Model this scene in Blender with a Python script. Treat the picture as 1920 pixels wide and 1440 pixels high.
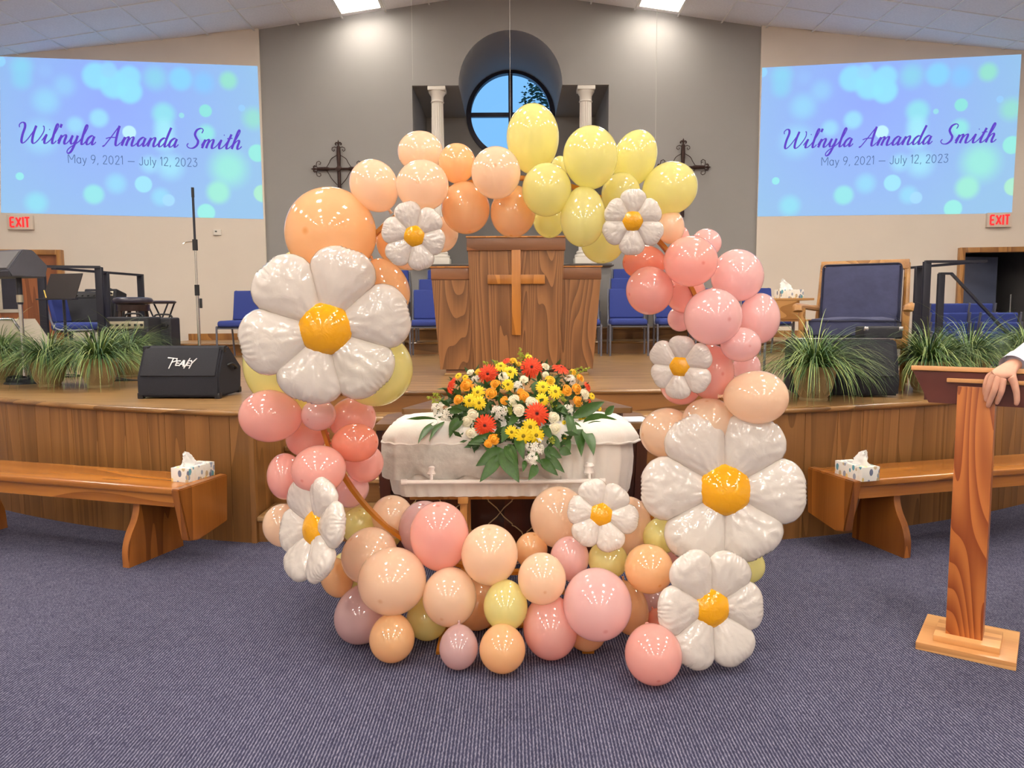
import bpy, bmesh, math, random
from mathutils import Matrix, Vector, Euler, noise
PI = math.pi
random.seed(7)
for _o in list(bpy.data.objects):
    bpy.data.objects.remove(_o)
scene = bpy.context.scene
COL = scene.collection

# ------------------------------------------------------------------ camera
CAM_H, F_PX, PITCH, ROLL = 1.40, 1440.0, 5.4, -0.3
cam_data = bpy.data.cameras.new('camera')
cam_data.sensor_width = 36.0
cam_data.lens = 36.0 * F_PX / 1920.0
cam_data.clip_end = 200
cam = bpy.data.objects.new('camera', cam_data)
COL.objects.link(cam)
CAM_M = Matrix.Translation((0, 0, CAM_H)) @ Matrix.Rotation(math.radians(90 - PITCH), 4, 'X') @ Matrix.Rotation(math.radians(ROLL), 4, 'Z')
cam.matrix_world = CAM_M
scene.camera = cam
CAM_R = CAM_M.to_3x3()

# ------------------------------------------------------------------ world, exposure
world = bpy.data.worlds.new('world')
scene.world = world
world.use_nodes = True
_wn = world.node_tree.nodes
_bg = _wn['Background']
_bg.inputs['Color'].default_value = (0.14, 0.33, 0.60, 1)
_bg.inputs['Strength'].default_value = 1.0
scene.view_settings.view_transform = 'Standard'
scene.view_settings.look = 'None'
scene.view_settings.gamma = 1.0
scene.view_settings.use_curve_mapping = False
scene.view_settings.exposure = 0.85
LAMP_STRENGTH = 40.0          # ceiling troffers (built with the ceiling)
SCREEN_STRENGTH = 0.56

def ray(px, py):
    return CAM_R @ Vector(((px - 960) / F_PX, -(py - 720) / F_PX, -1))
def at(px, py, Y):            # point seen at a pixel, at depth Y
    d = ray(px, py)
    return Vector((0, 0, CAM_H)) + d * (Y / d.y)
def on(px, py, z):            # point seen at a pixel, on the level z
    d = ray(px, py)
    return Vector((0, 0, CAM_H)) + d * ((z - CAM_H) / d.z)

# ------------------------------------------------------------------ materials
def lin(c):
    return tuple((x / 255 / 12.92) if x / 255 <= 0.04045 else ((x / 255 + 0.055) / 1.055) ** 2.4 for x in c[:3])
MATS = {}
def _inp(b, name, v):
    if name in b.inputs:
        b.inputs[name].default_value = v
def mat(name, rgb, rough=0.5, metal=0.0, spec=0.5, vary=0.06, scale=6.0, bump=0.0, bscale=60.0, coat=0.0, emit=None, estr=0.0, stretch=(1, 1, 1), sss=0.0):
    """A principled material whose colour wanders a little with a noise texture."""
    if name in MATS:
        return MATS[name]
    m = bpy.data.materials.new(name); m.use_nodes = True
    nt = m.node_tree; N, L = nt.nodes, nt.links
    b = N['Principled BSDF']
    c = lin(rgb)
    tc = N.new('ShaderNodeTexCoord'); mp = N.new('ShaderNodeMapping'); mp.inputs['Scale'].default_value = stretch
    L.new(tc.outputs['Object'], mp.inputs['Vector'])
    nz = N.new('ShaderNodeTexNoise'); nz.inputs['Scale'].default_value = scale; nz.inputs['Detail'].default_value = 3
    L.new(mp.outputs[0], nz.inputs['Vector'])
    rp = N.new('ShaderNodeValToRGB')
    rp.color_ramp.elements[0].position = 0.3; rp.color_ramp.elements[1].position = 0.7
    rp.color_ramp.elements[0].color = (*[x * (1 - vary) for x in c], 1)
    rp.color_ramp.elements[1].color = (*[min(1, x * (1 + vary)) for x in c], 1)
    L.new(nz.outputs['Fac'], rp.inputs['Fac']); L.new(rp.outputs['Color'], b.inputs['Base Color'])
    b.inputs['Roughness'].default_value = rough; b.inputs['Metallic'].default_value = metal
    _inp(b, 'Specular IOR Level', spec); _inp(b, 'Coat Weight', coat); _inp(b, 'Coat Roughness', 0.08)
    if sss:
        _inp(b, 'Subsurface Weight', sss); _inp(b, 'Subsurface Radius', (0.02, 0.01, 0.006))
    if emit:
        b.inputs['Emission Color'].default_value = (*lin(emit), 1); b.inputs['Emission Strength'].default_value = estr
    if bump:
        n2 = N.new('ShaderNodeTexNoise'); n2.inputs['Scale'].default_value = bscale; n2.inputs['Detail'].default_value = 2
        L.new(mp.outputs[0], n2.inputs['Vector'])
        bp = N.new('ShaderNodeBump'); bp.inputs['Strength'].default_value = bump; bp.inputs['Distance'].default_value = 0.01
        L.new(n2.outputs['Fac'], bp.inputs['Height']); L.new(bp.outputs[0], b.inputs['Normal'])
    MATS[name] = m
    return m

def wood(name, dark, light, axis='Z', rings=9.0, rough=0.35, coat=0.15, tone=0.12, distort=9.0, long=0.12, fine=0.35):
    """Oak-like grain: distorted rings drawn out along one axis, pores, and a tone of its own for each board (object)."""
    if name in MATS:
        return MATS[name]
    m = bpy.data.materials.new(name); m.use_nodes = True
    nt = m.node_tree; N, L = nt.nodes, nt.links
    b = N['Principled BSDF']
    tc = N.new('ShaderNodeTexCoord'); oi = N.new('ShaderNodeObjectInfo')
    off = N.new('ShaderNodeVectorMath'); off.operation = 'MULTIPLY_ADD'
    cx = N.new('ShaderNodeCombineXYZ')
    for k in range(3):
        L.new(oi.outputs['Random'], cx.inputs[k])
    L.new(cx.outputs[0], off.inputs[0]); off.inputs[1].default_value = (17, 31, 23); L.new(tc.outputs['Object'], off.inputs[2])
    mp = N.new('ShaderNodeMapping')
    s = {'X': (long, 1, 1), 'Y': (1, long, 1), 'Z': (1, 1, long)}[axis]
    mp.inputs['Scale'].default_value = s
    L.new(off.outputs[0], mp.inputs['Vector'])
    nz = N.new('ShaderNodeTexNoise'); nz.inputs['Scale'].default_value = 2.2; nz.inputs['Detail'].default_value = 2; nz.inputs['Distortion'].default_value = 0.4
    L.new(mp.outputs[0], nz.inputs['Vector'])
    mu = N.new('ShaderNodeMath'); mu.operation = 'MULTIPLY'; mu.inputs[1].default_value = rings
    L.new(nz.outputs['Fac'], mu.inputs[0])
    sn = N.new('ShaderNodeMath'); sn.operation = 'FRACT'
    m2 = N.new('ShaderNodeMath'); m2.operation = 'MULTIPLY'; m2.inputs[1].default_value = distort / 5.0
    L.new(mu.outputs[0], m2.inputs[0]); L.new(m2.outputs[0], sn.inputs[0])
    mr = N.new('ShaderNodeMapRange'); mr.inputs['From Min'].default_value = 0.0; L.new(sn.outputs[0], mr.inputs['Value'])
    n2 = N.new('ShaderNodeTexNoise'); n2.inputs['Scale'].default_value = 90; n2.inputs['Detail'].default_value = 3
    mp2 = N.new('ShaderNodeMapping'); mp2.inputs['Scale'].default_value = tuple(x if x == 1 else 0.03 for x in s)
    L.new(off.outputs[0], mp2.inputs['Vector']); L.new(mp2.outputs[0], n2.inputs['Vector'])
    mx = N.new('ShaderNodeMix'); mx.data_type = 'FLOAT'; mx.inputs[0].default_value = fine
    L.new(mr.outputs[0], mx.inputs[2]); L.new(n2.outputs['Fac'], mx.inputs[3])
    rp = N.new('ShaderNodeValToRGB')
    rp.color_ramp.elements[0].position = 0.12; rp.color_ramp.elements[1].position = 0.75
    rp.color_ramp.elements[0].color = (*lin(dark), 1); rp.color_ramp.elements[1].color = (*lin(light), 1)
    L.new(mx.outputs[0], rp.inputs['Fac'])
    tn = N.new('ShaderNodeMapRange'); tn.inputs['To Min'].default_value = 1 - tone; tn.inputs['To Max'].default_value = 1 + tone
    L.new(oi.outputs['Random'], tn.inputs['Value'])
    hs = N.new('ShaderNodeHueSaturation'); L.new(tn.outputs[0], hs.inputs['Value']); L.new(rp.outputs['Color'], hs.inputs['Color'])
    L.new(hs.outputs['Color'], b.inputs['Base Color'])
    b.inputs['Roughness'].default_value = rough; _inp(b, 'Coat Weight', coat); _inp(b, 'Coat Roughness', 0.15)
    bp = N.new('ShaderNodeBump'); bp.inputs['Strength'].default_value = 0.08; bp.inputs['Distance'].default_value = 0.004
    L.new(mx.outputs[0], bp.inputs['Height']); L.new(bp.outputs[0], b.inputs['Normal'])
    MATS[name] = m
    return m

# ------------------------------------------------------------------ mesh helpers
def make_mesh(name, bm, material, smooth=None):
    me = bpy.data.meshes.new(name)
    bmesh.ops.recalc_face_normals(bm, faces=bm.faces)
    bm.to_mesh(me); bm.free()
    if material is not None:
        for mm in (material if isinstance(material, (list, tuple)) else [material]):
            me.materials.append(mm)
    if smooth is not None:
        me.shade_smooth()
        if smooth < 179:
            me.set_sharp_from_angle(angle=math.radians(smooth))
    return me
def link(name, data, parent=None, loc=None, rot=None):
    o = bpy.data.objects.new(name, data)
    COL.objects.link(o)
    if parent is not None:
        o.parent = parent
    if loc is not None:
        o.location = loc
    if rot is not None:
        o.rotation_euler = rot
    return o
def obj(name, bm, material, parent=None, smooth=40, loc=None, rot=None):
    return link(name, make_mesh(name, bm, material, smooth), parent, loc, rot)
def thing(name, label, cat, loc=(0, 0, 0), rotz=0.0, group=None):
    o = bpy.data.objects.new(name, None); COL.objects.link(o)
    o.empty_display_size = 0.1
    o.location = loc; o.rotation_euler = (0, 0, rotz)
    return tag(o, label, cat, group)
def tag(o, label=None, cat=None, group=None, kind=None):
    if label: o['label'] = label
    if cat: o['category'] = cat
    if group: o['group'] = group
    if kind: o['kind'] = kind
    return o
def struct(o):
    o['kind'] = 'structure'
    return o
def dup(root, loc, rotz, label=None, group=None):
    r = root.copy(); COL.objects.link(r)
    r.location = loc; r.rotation_euler = (0, 0, rotz)
    if label: r['label'] = label
    if group: r['group'] = group
    for ch in list(root.children):
        c = ch.copy(); COL.objects.link(c); c.parent = r
        for g in ch.children:
            d = g.copy(); COL.objects.link(d); d.parent = c
    return r

def BM():
    return bmesh.new()
def add_box(bm, c, s, rot=None, bev=0.0, seg=2):
    """Box of size s centred at c; rot is a 3x3 or Euler tuple."""
    t = bmesh.new()
    bmesh.ops.create_cube(t, size=1.0)
    bmesh.ops.scale(t, vec=Vector(s), verts=t.verts)
    if bev > 0:
        bmesh.ops.bevel(t, geom=list(t.edges), offset=bev, segments=seg, profile=0.6, affect='EDGES')
    M = Matrix.Translation(Vector(c))
    if rot is not None:
        M = M @ (Euler(rot).to_matrix() if isinstance(rot, (tuple, list)) else rot).to_4x4()
    t.transform(M)
    merge(bm, t)
    return bm
def merge(bm, t):
    vs = [bm.verts.new(v.co) for v in t.verts]
    t.verts.index_update()
    for f in t.faces:
        try:
            bm.faces.new([vs[v.index] for v in f.verts])
        except ValueError:
            pass
    t.free()
def rect(c, s, rot=None, bev=0.0, seg=2):
    return add_box(BM(), c, s, rot, bev, seg)
def catmull(pts, n=8, closed=False):
    pts = [Vector(p) for p in pts]
    out = []
    m = len(pts)
    rng = range(m if closed else m - 1)
    for i in rng:
        p0 = pts[(i - 1) % m] if (closed or i > 0) else pts[0] * 2 - pts[1]
        p1 = pts[i]; p2 = pts[(i + 1) % m]
        p3 = pts[(i + 2) % m] if (closed or i + 2 < m) else p2 * 2 - p1
        for k in range(n):
            t = k / n
            out.append(0.5 * ((2 * p1) + (p2 - p0) * t + (2 * p0 - 5 * p1 + 4 * p2 - p3) * t * t + (3 * p1 - p0 - 3 * p2 + p3) * t ** 3))
    if not closed:
        out.append(pts[-1])
    return out
def add_tube(bm, pts, r, n=8, closed=False, caps=True, flat=None):
    """Tube through points; r number or list; flat=(a,b) gives an elliptic/rectangular section scaling."""
    pts = [Vector(p) for p in pts]
    m = len(pts)
    rs = r if isinstance(r, (list, tuple)) else [r] * m
    rings = []
    up = None
    for i, p in enumerate(pts):
        if closed:
            d = pts[(i + 1) % m] - pts[i - 1]
        else:
            d = pts[min(i + 1, m - 1)] - pts[max(i - 1, 0)]
        if d.length < 1e-9:
            d = Vector((0, 0, 1))
        d.normalize()
        if up is None:
            up = Vector((0, 0, 1)) if abs(d.z) < 0.9 else Vector((0, 1, 0))
        s = d.cross(up)
        if s.length < 1e-6:
            s = d.orthogonal()
        s.normalize(); up = s.cross(d).normalized()
        ring = []
        for k in range(n):
            a = 2 * PI * k / n + (PI / n if n == 4 else 0)
            fa, fb = flat or (1, 1)
            ring.append(bm.verts.new(p + (s * math.cos(a) * fa + up * math.sin(a) * fb) * rs[i]))
        rings.append(ring)
    last = m if closed else m - 1
    for i in range(last):
        A, B = rings[i], rings[(i + 1) % m]
        for k in range(n):
            bm.faces.new((A[k], A[(k + 1) % n], B[(k + 1) % n], B[k]))
    if caps and not closed:
        bm.faces.new(rings[0]); bm.faces.new(rings[-1])
    return bm
def add_bar(bm, a, b, w, h, up=(0, 0, 1)):
    """Rectangular bar from a to b, w across and h along up."""
    a, b = Vector(a), Vector(b); d = (b - a)
    L = d.length; d.normalize()
    u = Vector(up)
    s = d.cross(u)
    if s.length < 1e-6:
        s = d.cross(Vector((0, 1, 0)))
    s.normalize(); u = s.cross(d)
    R = Matrix((s, d, u)).transposed()
    return add_box(bm, (a + b) / 2, (w, L, h), R)
def add_lathe(bm, prof, n=24, c=(0, 0, 0), axis=None):
    """Revolve (r, z) pairs around Z."""
    c = Vector(c); rings = []
    for r, z in prof:
        if r < 1e-6:
            rings.append([bm.verts.new(c + Vector((0, 0, z)))])
        else:
            rings.append([bm.verts.new(c + Vector((r * math.cos(2 * PI * k / n), r * math.sin(2 * PI * k / n), z))) for k in range(n)])
    for A, B in zip(rings, rings[1:]):
        for k in range(n):
            if len(A) == 1 and len(B) > 1:
                bm.faces.new((A[0], B[k], B[(k + 1) % n]))
            elif len(B) == 1 and len(A) > 1:
                bm.faces.new((A[k], A[(k + 1) % n], B[0]))
            elif len(A) > 1:
                bm.faces.new((A[k], A[(k + 1) % n], B[(k + 1) % n], B[k]))
    return bm
def add_prism(bm, outline, d, M=None):
    """Outline of 2-D points in XZ, extruded along +Y by d; M places it."""
    M = M or Matrix.Identity(4)
    A = [bm.verts.new(M @ Vector((x, 0, z))) for x, z in outline]
    B = [bm.verts.new(M @ Vector((x, d, z))) for x, z in outline]
    n = len(A)
    bm.faces.new(A); bm.faces.new(B[::-1])
    for k in range(n):
        bm.faces.new((A[k], B[k], B[(k + 1) % n], A[(k + 1) % n]))
    return bm
def add_slab(bm, outline, z0, z1):
    """Outline of XY points between two levels."""
    A = [bm.verts.new((x, y, z0)) for x, y in outline]
    B = [bm.verts.new((x, y, z1)) for x, y in outline]
    n = len(A)
    bm.faces.new(A[::-1]); bm.faces.new(B)
    for k in range(n):
        bm.faces.new((A[k], A[(k + 1) % n], B[(k + 1) % n], B[k]))
    return bm
def add_ball(bm, c, r, n=12, m=8, scale=(1, 1, 1)):
    c = Vector(c); rings = []
    for j in range(m + 1):
        t = PI * j / m
        if j in (0, m):
            rings.append([bm.verts.new(c + Vector((0, 0, r * math.cos(t) * scale[2])))])
        else:
            rings.append([bm.verts.new(c + Vector((r * math.sin(t) * math.cos(2 * PI * k / n) * scale[0], r * math.sin(t) * math.sin(2 * PI * k / n) * scale[1], r * math.cos(t) * scale[2]))) for k in range(n)])
    for A, B in zip(rings, rings[1:]):
        for k in range(n):
            if len(A) == 1:
                bm.faces.new((A[0], B[k], B[(k + 1) % n]))
            elif len(B) == 1:
                bm.faces.new((A[k], B[0], A[(k + 1) % n]))
            else:
                bm.faces.new((A[k], B[k], B[(k + 1) % n], A[(k + 1) % n]))
    return bm
def basis(x, y, z, loc):
    M = Matrix.Identity(4)
    for k, v in enumerate((x, y, z)):
        for j in range(3):
            M[j][k] = v[j]
    M.translation = loc
    return M
def face_dir(n, up=(0, 0, 1)):
    """Rotation whose local Z points along n."""
    n = Vector(n).normalized(); u = Vector(up)
    x = u.cross(n)
    if x.length < 1e-5:
        x = Vector((1, 0, 0))
    x.normalize(); y = n.cross(x)
    return Matrix((x, y, n)).transposed()

# ================================================================== the room
STAGE = 0.815
WALL_Y = 12.0
CORNER_X = 3.77
ROOM_X = 9.0
RIDGE, SLOPE = 6.155, 0.1445
def ceil_z(x):
    return RIDGE - SLOPE * abs(x)
WDX, WDY = 0.9906, -0.1364                  # side walls: direction outwards (mirrored in X)
W0Y = 11.95
def wall_pt(side, u, z, off=0.0):
    """Point on an angled side wall: u metres out from the corner, off metres into the room."""
    return Vector((side * (CORNER_X + u * WDX + off * WDY), W0Y + u * WDY - off * WDX, z))
def on_wall(side, px, py):
    d = ray(px, py); n = Vector((side * WDY, -WDX, 0))
    o = Vector((side * CORNER_X, W0Y, 0))
    t = (o - Vector((0, 0, CAM_H))).dot(n) / d.dot(n)
    p = Vector((0, 0, CAM_H)) + d * t
    return (p - o).dot(Vector((side * WDX, WDY, 0))), p.z
def wall_basis(side, u, z, off=0.0):
    """Local X along the wall to the viewer's right-hand side, local Z up, local Y into the wall."""
    x = Vector((WDX, WDY, 0)) if side > 0 else Vector((WDX, -WDY, 0))
    zz = Vector((0, 0, 1)); y = zz.cross(x)
    return basis(x, y, zz, wall_pt(side, u, z, off))

# carpet
def carpet_material():
    m = bpy.data.materials.new('carpet'); m.use_nodes = True
    nt = m.node_tree; N, L = nt.nodes, nt.links; b = N['Principled BSDF']
    tc = N.new('ShaderNodeTexCoord')
    def noise_at(scale, s, d=2):
        mp = N.new('ShaderNodeMapping'); mp.inputs['Scale'].default_value = scale
        L.new(tc.outputs['Object'], mp.inputs['Vector'])
        n = N.new('ShaderNodeTexNoise'); n.inputs['Scale'].default_value = s; n.inputs['Detail'].default_value = d
        L.new(mp.outputs[0], n.inputs['Vector']); return n
    wv = N.new('ShaderNodeTexWave'); wv.wave_type = 'BANDS'; wv.bands_direction = 'X'; wv.inputs['Scale'].default_value = 27; wv.inputs['Distortion'].default_value = 1.2; wv.inputs['Detail'].default_value = 1; wv.inputs['Detail Scale'].default_value = 3
    L.new(tc.outputs['Object'], wv.inputs['Vector'])
    fleck = noise_at((1, 0.28, 1), 210); big = noise_at((1, 1, 1), 1.2); cloud = noise_at((1, 0.5, 1), 28)
    mx = N.new('ShaderNodeMix'); mx.data_type = 'FLOAT'; mx.inputs[0].default_value = 0.62
    L.new(wv.outputs['Fac'], mx.inputs[2]); L.new(fleck.outputs['Fac'], mx.inputs[3])
    m2 = N.new('ShaderNodeMix'); m2.data_type = 'FLOAT'; m2.inputs[0].default_value = 0.15
    L.new(mx.outputs[0], m2.inputs[2]); L.new(cloud.outputs['Fac'], m2.inputs[3])
    rp = N.new('ShaderNodeValToRGB'); e = rp.color_ramp.elements
    e[0].position = 0.25; e[0].color = (*lin((44, 45, 64)), 1)
    e[1].position = 0.72; e[1].color = (*lin((130, 128, 146)), 1)
    k = rp.color_ramp.elements.new(0.5); k.color = (*lin((66, 67, 90)), 1)
    L.new(m2.outputs[0], rp.inputs['Fac'])
    hs = N.new('ShaderNodeHueSaturation'); mr = N.new('ShaderNodeMapRange'); mr.inputs['To Min'].default_value = 0.9; mr.inputs['To Max'].default_value = 1.1
    L.new(big.outputs['Fac'], mr.inputs['Value']); L.new(mr.outputs[0], hs.inputs['Value']); L.new(rp.outputs['Color'], hs.inputs['Color'])
    L.new(hs.outputs['Color'], b.inputs['Base Color']); b.inputs['Roughness'].default_value = 0.95; _inp(b, 'Specular IOR Level', 0.1)
    bp = N.new('ShaderNodeBump'); bp.inputs['Strength'].default_value = 0.5; bp.inputs['Distance'].default_value = 0.004
    L.new(mx.outputs[0], bp.inputs['Height']); L.new(bp.outputs[0], b.inputs['Normal'])
    return m
M_carpet = carpet_material()
M_white_wall = mat('cream wall paint', (220, 209, 196), 0.85, vary=0.02, scale=1.5, bump=0.05, bscale=120)
M_grey_wall = mat('grey wall paint', (150, 148, 146), 0.8, vary=0.02, scale=1.5, bump=0.05, bscale=120)
M_niche = M_grey_wall
M_tile = mat('ceiling tile', (232, 232, 236), 0.95, vary=0.04, scale=40, bump=0.25, bscale=220)
M_grid = mat('ceiling grid white metal', (228, 228, 228), 0.5, vary=0.01)
M_oak_v = wood('oak veneer upright grain', (112, 74, 34), (146, 100, 52), 'Z', rings=7, tone=0.10, rough=0.42, fine=0.45, long=0.07)
M_oak_x = wood('oak floor boards', (128, 94, 54), (178, 140, 92), 'X', rings=6, tone=0.05, rough=0.32, coat=0.2, fine=0.5)
M_nosing = wood('oak nosing', (96, 64, 30), (150, 110, 62), 'X', rings=6, tone=0.05, rough=0.3, coat=0.3)
M_riser = wood('oak riser', (112, 74, 34), (146, 100, 52), 'X', rings=6, tone=0.1, rough=0.45)
M_trimwood = wood('oak trim', (128, 82, 36), (176, 124, 64), 'Z', rings=5, tone=0.03)

bm = BM(); add_slab(bm, [(-9.2, -11.2), (9.2, -11.2), (9.2, 12.3), (-9.2, 12.3)], -0.1, 0.0)
struct(obj('floor', bm, M_carpet, smooth=None))

# ---- ceiling: two slopes, grid and tiles
ceiling = thing('ceiling', None, None); struct(ceiling)
for s in (-1, 1):
    bm = BM()
    v = [bm.verts.new(p) for p in ((0, -11.2, RIDGE + .03), (s * 9.2, -11.2, ceil_z(9.2) + .03), (s * 9.2, 12.3, ceil_z(9.2) + .03), (0, 12.3, RIDGE + .03),
                                   (0, -11.2, RIDGE + .13), (s * 9.2, -11.2, ceil_z(9.2) + .13), (s * 9.2, 12.3, ceil_z(9.2) + .13), (0, 12.3, RIDGE + .13))]
    for f in ((0, 1, 2, 3), (4, 5, 6, 7), (0, 1, 5, 4), (1, 2, 6, 5), (2, 3, 7, 6), (3, 0, 4, 7)):
        bm.faces.new([v[i] for i in f])
    obj('ceiling_backing', bm, M_tile, ceiling, smooth=None)
GX = [0.0] + [(n + .85) * .655 for n in range(0, 13)]
GY = [11.82 - .005] + [11.17 - .63 * k for k in range(0, 9)]
ang = math.atan(SLOPE)
tile_mesh = {}
def tile_data(w, d):
    k = (round(w, 3), round(d, 3))
    if k not in tile_mesh:
        tile_mesh[k] = make_mesh('ceiling_tile', rect((0, 0, 0), (w - .018, d - .018, .012)), M_tile)
    return tile_mesh[k]
LAMPS = [(s * (1.867 + .655 / 2), 11.17 + .31) for s in (-1, 1)]
for s in (-1, 1):
    bm = BM()
    for i, x in enumerate(GX):
        if i == 0 and s > 0: continue
        add_bar(bm, (s * x, GY[-1], ceil_z(x) + .004), (s * x, 12.2, ceil_z(x) + .004), .024, .012)
    for y in GY[1:]:
        add_bar(bm, (0, y, RIDGE + .006), (s * GX[-1], y, ceil_z(GX[-1]) + .006), .024, .012)
    obj('ceiling_grid', bm, M_grid, ceiling, smooth=None)
    for i in range(len(GX) - 1):
        for j in range(len(GY) - 1):
            w = (GX[i + 1] - GX[i]) * math.sqrt(1 + SLOPE ** 2); d = GY[j] - GY[j + 1]
            xc = s * (GX[i] + GX[i + 1]) / 2; yc = (GY[j] + GY[j + 1]) / 2
            if any(abs(xc - a) < .1 and abs(yc - b) < .1 for a, b in LAMPS): continue
            if GX[i] > 4 and yc > W0Y - (GX[i] - CORNER_X) * .1377 + .2: continue
            link('ceiling_tile', tile_data(w, d), ceiling, (xc, yc, ceil_z(xc) + .016), (0, s * ang, 0))

# ---- recessed troffers: they light the room
M_lamp = bpy.data.materials.new('lit diffuser'); M_lamp.use_nodes = True
_b = M_lamp.node_tree.nodes['Principled BSDF']
_b.inputs['Base Color'].default_value = (.9, .9, .9, 1)
_b.inputs['Emission Color'].default_value = (1.0, 0.91, 0.79, 1); _b.inputs['Emission Strength'].default_value = LAMP_STRENGTH
_n = M_lamp.node_tree.nodes.new('ShaderNodeTexNoise'); _n.inputs['Scale'].default_value = 300
M_lampframe = mat('white lamp frame', (235, 235, 232), 0.4, vary=0.01)
def lamp_meshes():
    fr = BM()
    for sx in (-1, 1):
        add_box(fr, (sx * .305, 0, 0), (.03, .64, .03)); add_box(fr, (0, sx * .305, 0), (.58, .03, .03))
    return make_mesh('frame', fr, M_lampframe), make_mesh('diffuser', rect((0, 0, .004), (.58, .58, .008)), M_lamp)
LF, LD = lamp_meshes()
M_lamp2 = M_lamp.copy(); M_lamp2.name = 'lit diffuser, dimmed'; M_lamp2.node_tree.nodes['Principled BSDF'].inputs['Emission Strength'].default_value = LAMP_STRENGTH * .32
LD2 = LD.copy(); LD2.materials[0] = M_lamp2
LAMPS += [(s * x, y) for y in (8.3, 5.2) for s in (-1, 1) for x in (2.2, 6.1)] + [(s * x, y) for y in (2.4, -0.2, -2.8, -5.4, -8.0, -10.2) for s in (-1, 1) for x in (2.0, 5.6)]
for k, (x, y) in enumerate(LAMPS):
    wallside = y > 11
    t = thing('ceiling_light' if wallside else 'ceiling_light_offscreen', 'square lit ceiling panel next to the grey wall, %s gable slope' % ('one for each' if wallside else '') if wallside else 'square lit ceiling panel in the rows over the hall seating',
              'ceiling light', (x, y, ceil_z(x) - .005), 0, 'lit panels beside the grey wall' if wallside else 'lit panels over the hall')
    if wallside: t['label'] = 'square lit ceiling panel right beside the top of the grey wall'
    if wallside: t['label'] = 'square lit ceiling panel close to the grey wall, above the %s balloons' % ('yellow' if x > 0 else 'peach')
    t.rotation_euler = (0, (1 if x > 0 else -1) * ang, 0)
    link('frame', LF, t); link('diffuser', LD2 if wallside else LD, t)

# ---- walls
def poly_wall(name, polys, material, thick=.12, push=(0, 1, 0)):
    bm = BM(); p = Vector(push) * thick
    for pts in polys:
        A = [bm.verts.new(Vector(q)) for q in pts]; B = [bm.verts.new(Vector(q) + p) for q in pts]
        bm.faces.new(A); bm.faces.new(B[::-1])
        for k in range(len(A)):
            bm.faces.new((A[k], B[k], B[(k + 1) % len(A)], A[(k + 1) % len(A)]))
    return struct(obj(name, bm, material, smooth=None))
NX, NZ0, NZ1, NR, NCZ, NY = 1.49, 2.10, 4.81, 0.785, 4.83, 13.95
arcL = [(-NR * math.cos(a), NCZ + NR * math.sin(a)) for a in [PI / 2 * k / 14 for k in range(15)]]
def both(poly, Y):
    return [[(x, Y, z) for x, z in poly], [(-x, Y, z) for x, z in poly][::-1]]
left = [(-CORNER_X - .1, 0), (-NX, 0), (-NX, NZ1), (-NR, NZ1)] + arcL + [(0, RIDGE + .05), (-CORNER_X - .1, ceil_z(CORNER_X + .1) + .05)]
poly_wall('wall_back', both(left, WALL_Y) + [[(-NX, WALL_Y, 0), (NX, WALL_Y, 0), (NX, WALL_Y, NZ0), (-NX, WALL_Y, NZ0)]], M_grey_wall)
# baptistry recess behind it
bm = BM()
def quad(bm, *p):
    bm.faces.new([bm.verts.new(q) for q in p])
for s in (-1, 1):
    quad(bm, (s * NX, WALL_Y + .1, NZ0), (s * NX, NY, NZ0), (s * NX, NY, NZ1), (s * NX, WALL_Y + .1, NZ1))
    quad(bm, (s * NX, WALL_Y + .1, NZ1), (s * NX, NY, NZ1), (s * NR, NY, NZ1), (s * NR, WALL_Y + .1, NZ1))
quad(bm, (-NX, WALL_Y + .1, NZ0), (NX, WALL_Y + .1, NZ0), (NX, NY, NZ0), (-NX, NY, NZ0))
full = arcL + [(-x, z) for x, z in arcL[::-1][1:]]
full = [(-NR, NZ1)] + full + [(NR, NZ1)]
for (x0, z0), (x1, z1) in zip(full, full[1:]):
    quad(bm, (x0, WALL_Y + .1, z0), (x1, WALL_Y + .1, z1), (x1, NY, z1), (x0, NY, z0))
bmesh.ops.remove_doubles(bm, verts=bm.verts, dist=1e-4)
struct(obj('wall_niche', bm, M_niche, smooth=30))
WC = (0.03, 4.86); WR = 0.775
carc = [(WC[0] * 0 - WR * math.sin(a), WC[1] - WR * math.cos(a)) for a in [PI * k / 24 for k in range(25)]]
backL = [(-NX, NZ0 - .1), (0, NZ0 - .1)] + carc + [(0, 5.75), (-NX, 5.75)]
poly_wall('wall_niche_back', both(backL, NY), M_niche, thick=.15)
# sill board of the recess, ends in a dark ledge
struct(obj('trim_1', rect((0, WALL_Y - .02, NZ0 + .012), (2 * NX + .1, .22, .03), bev=.006), mat('dark sill', (84, 74, 68), 0.4)))

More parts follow.
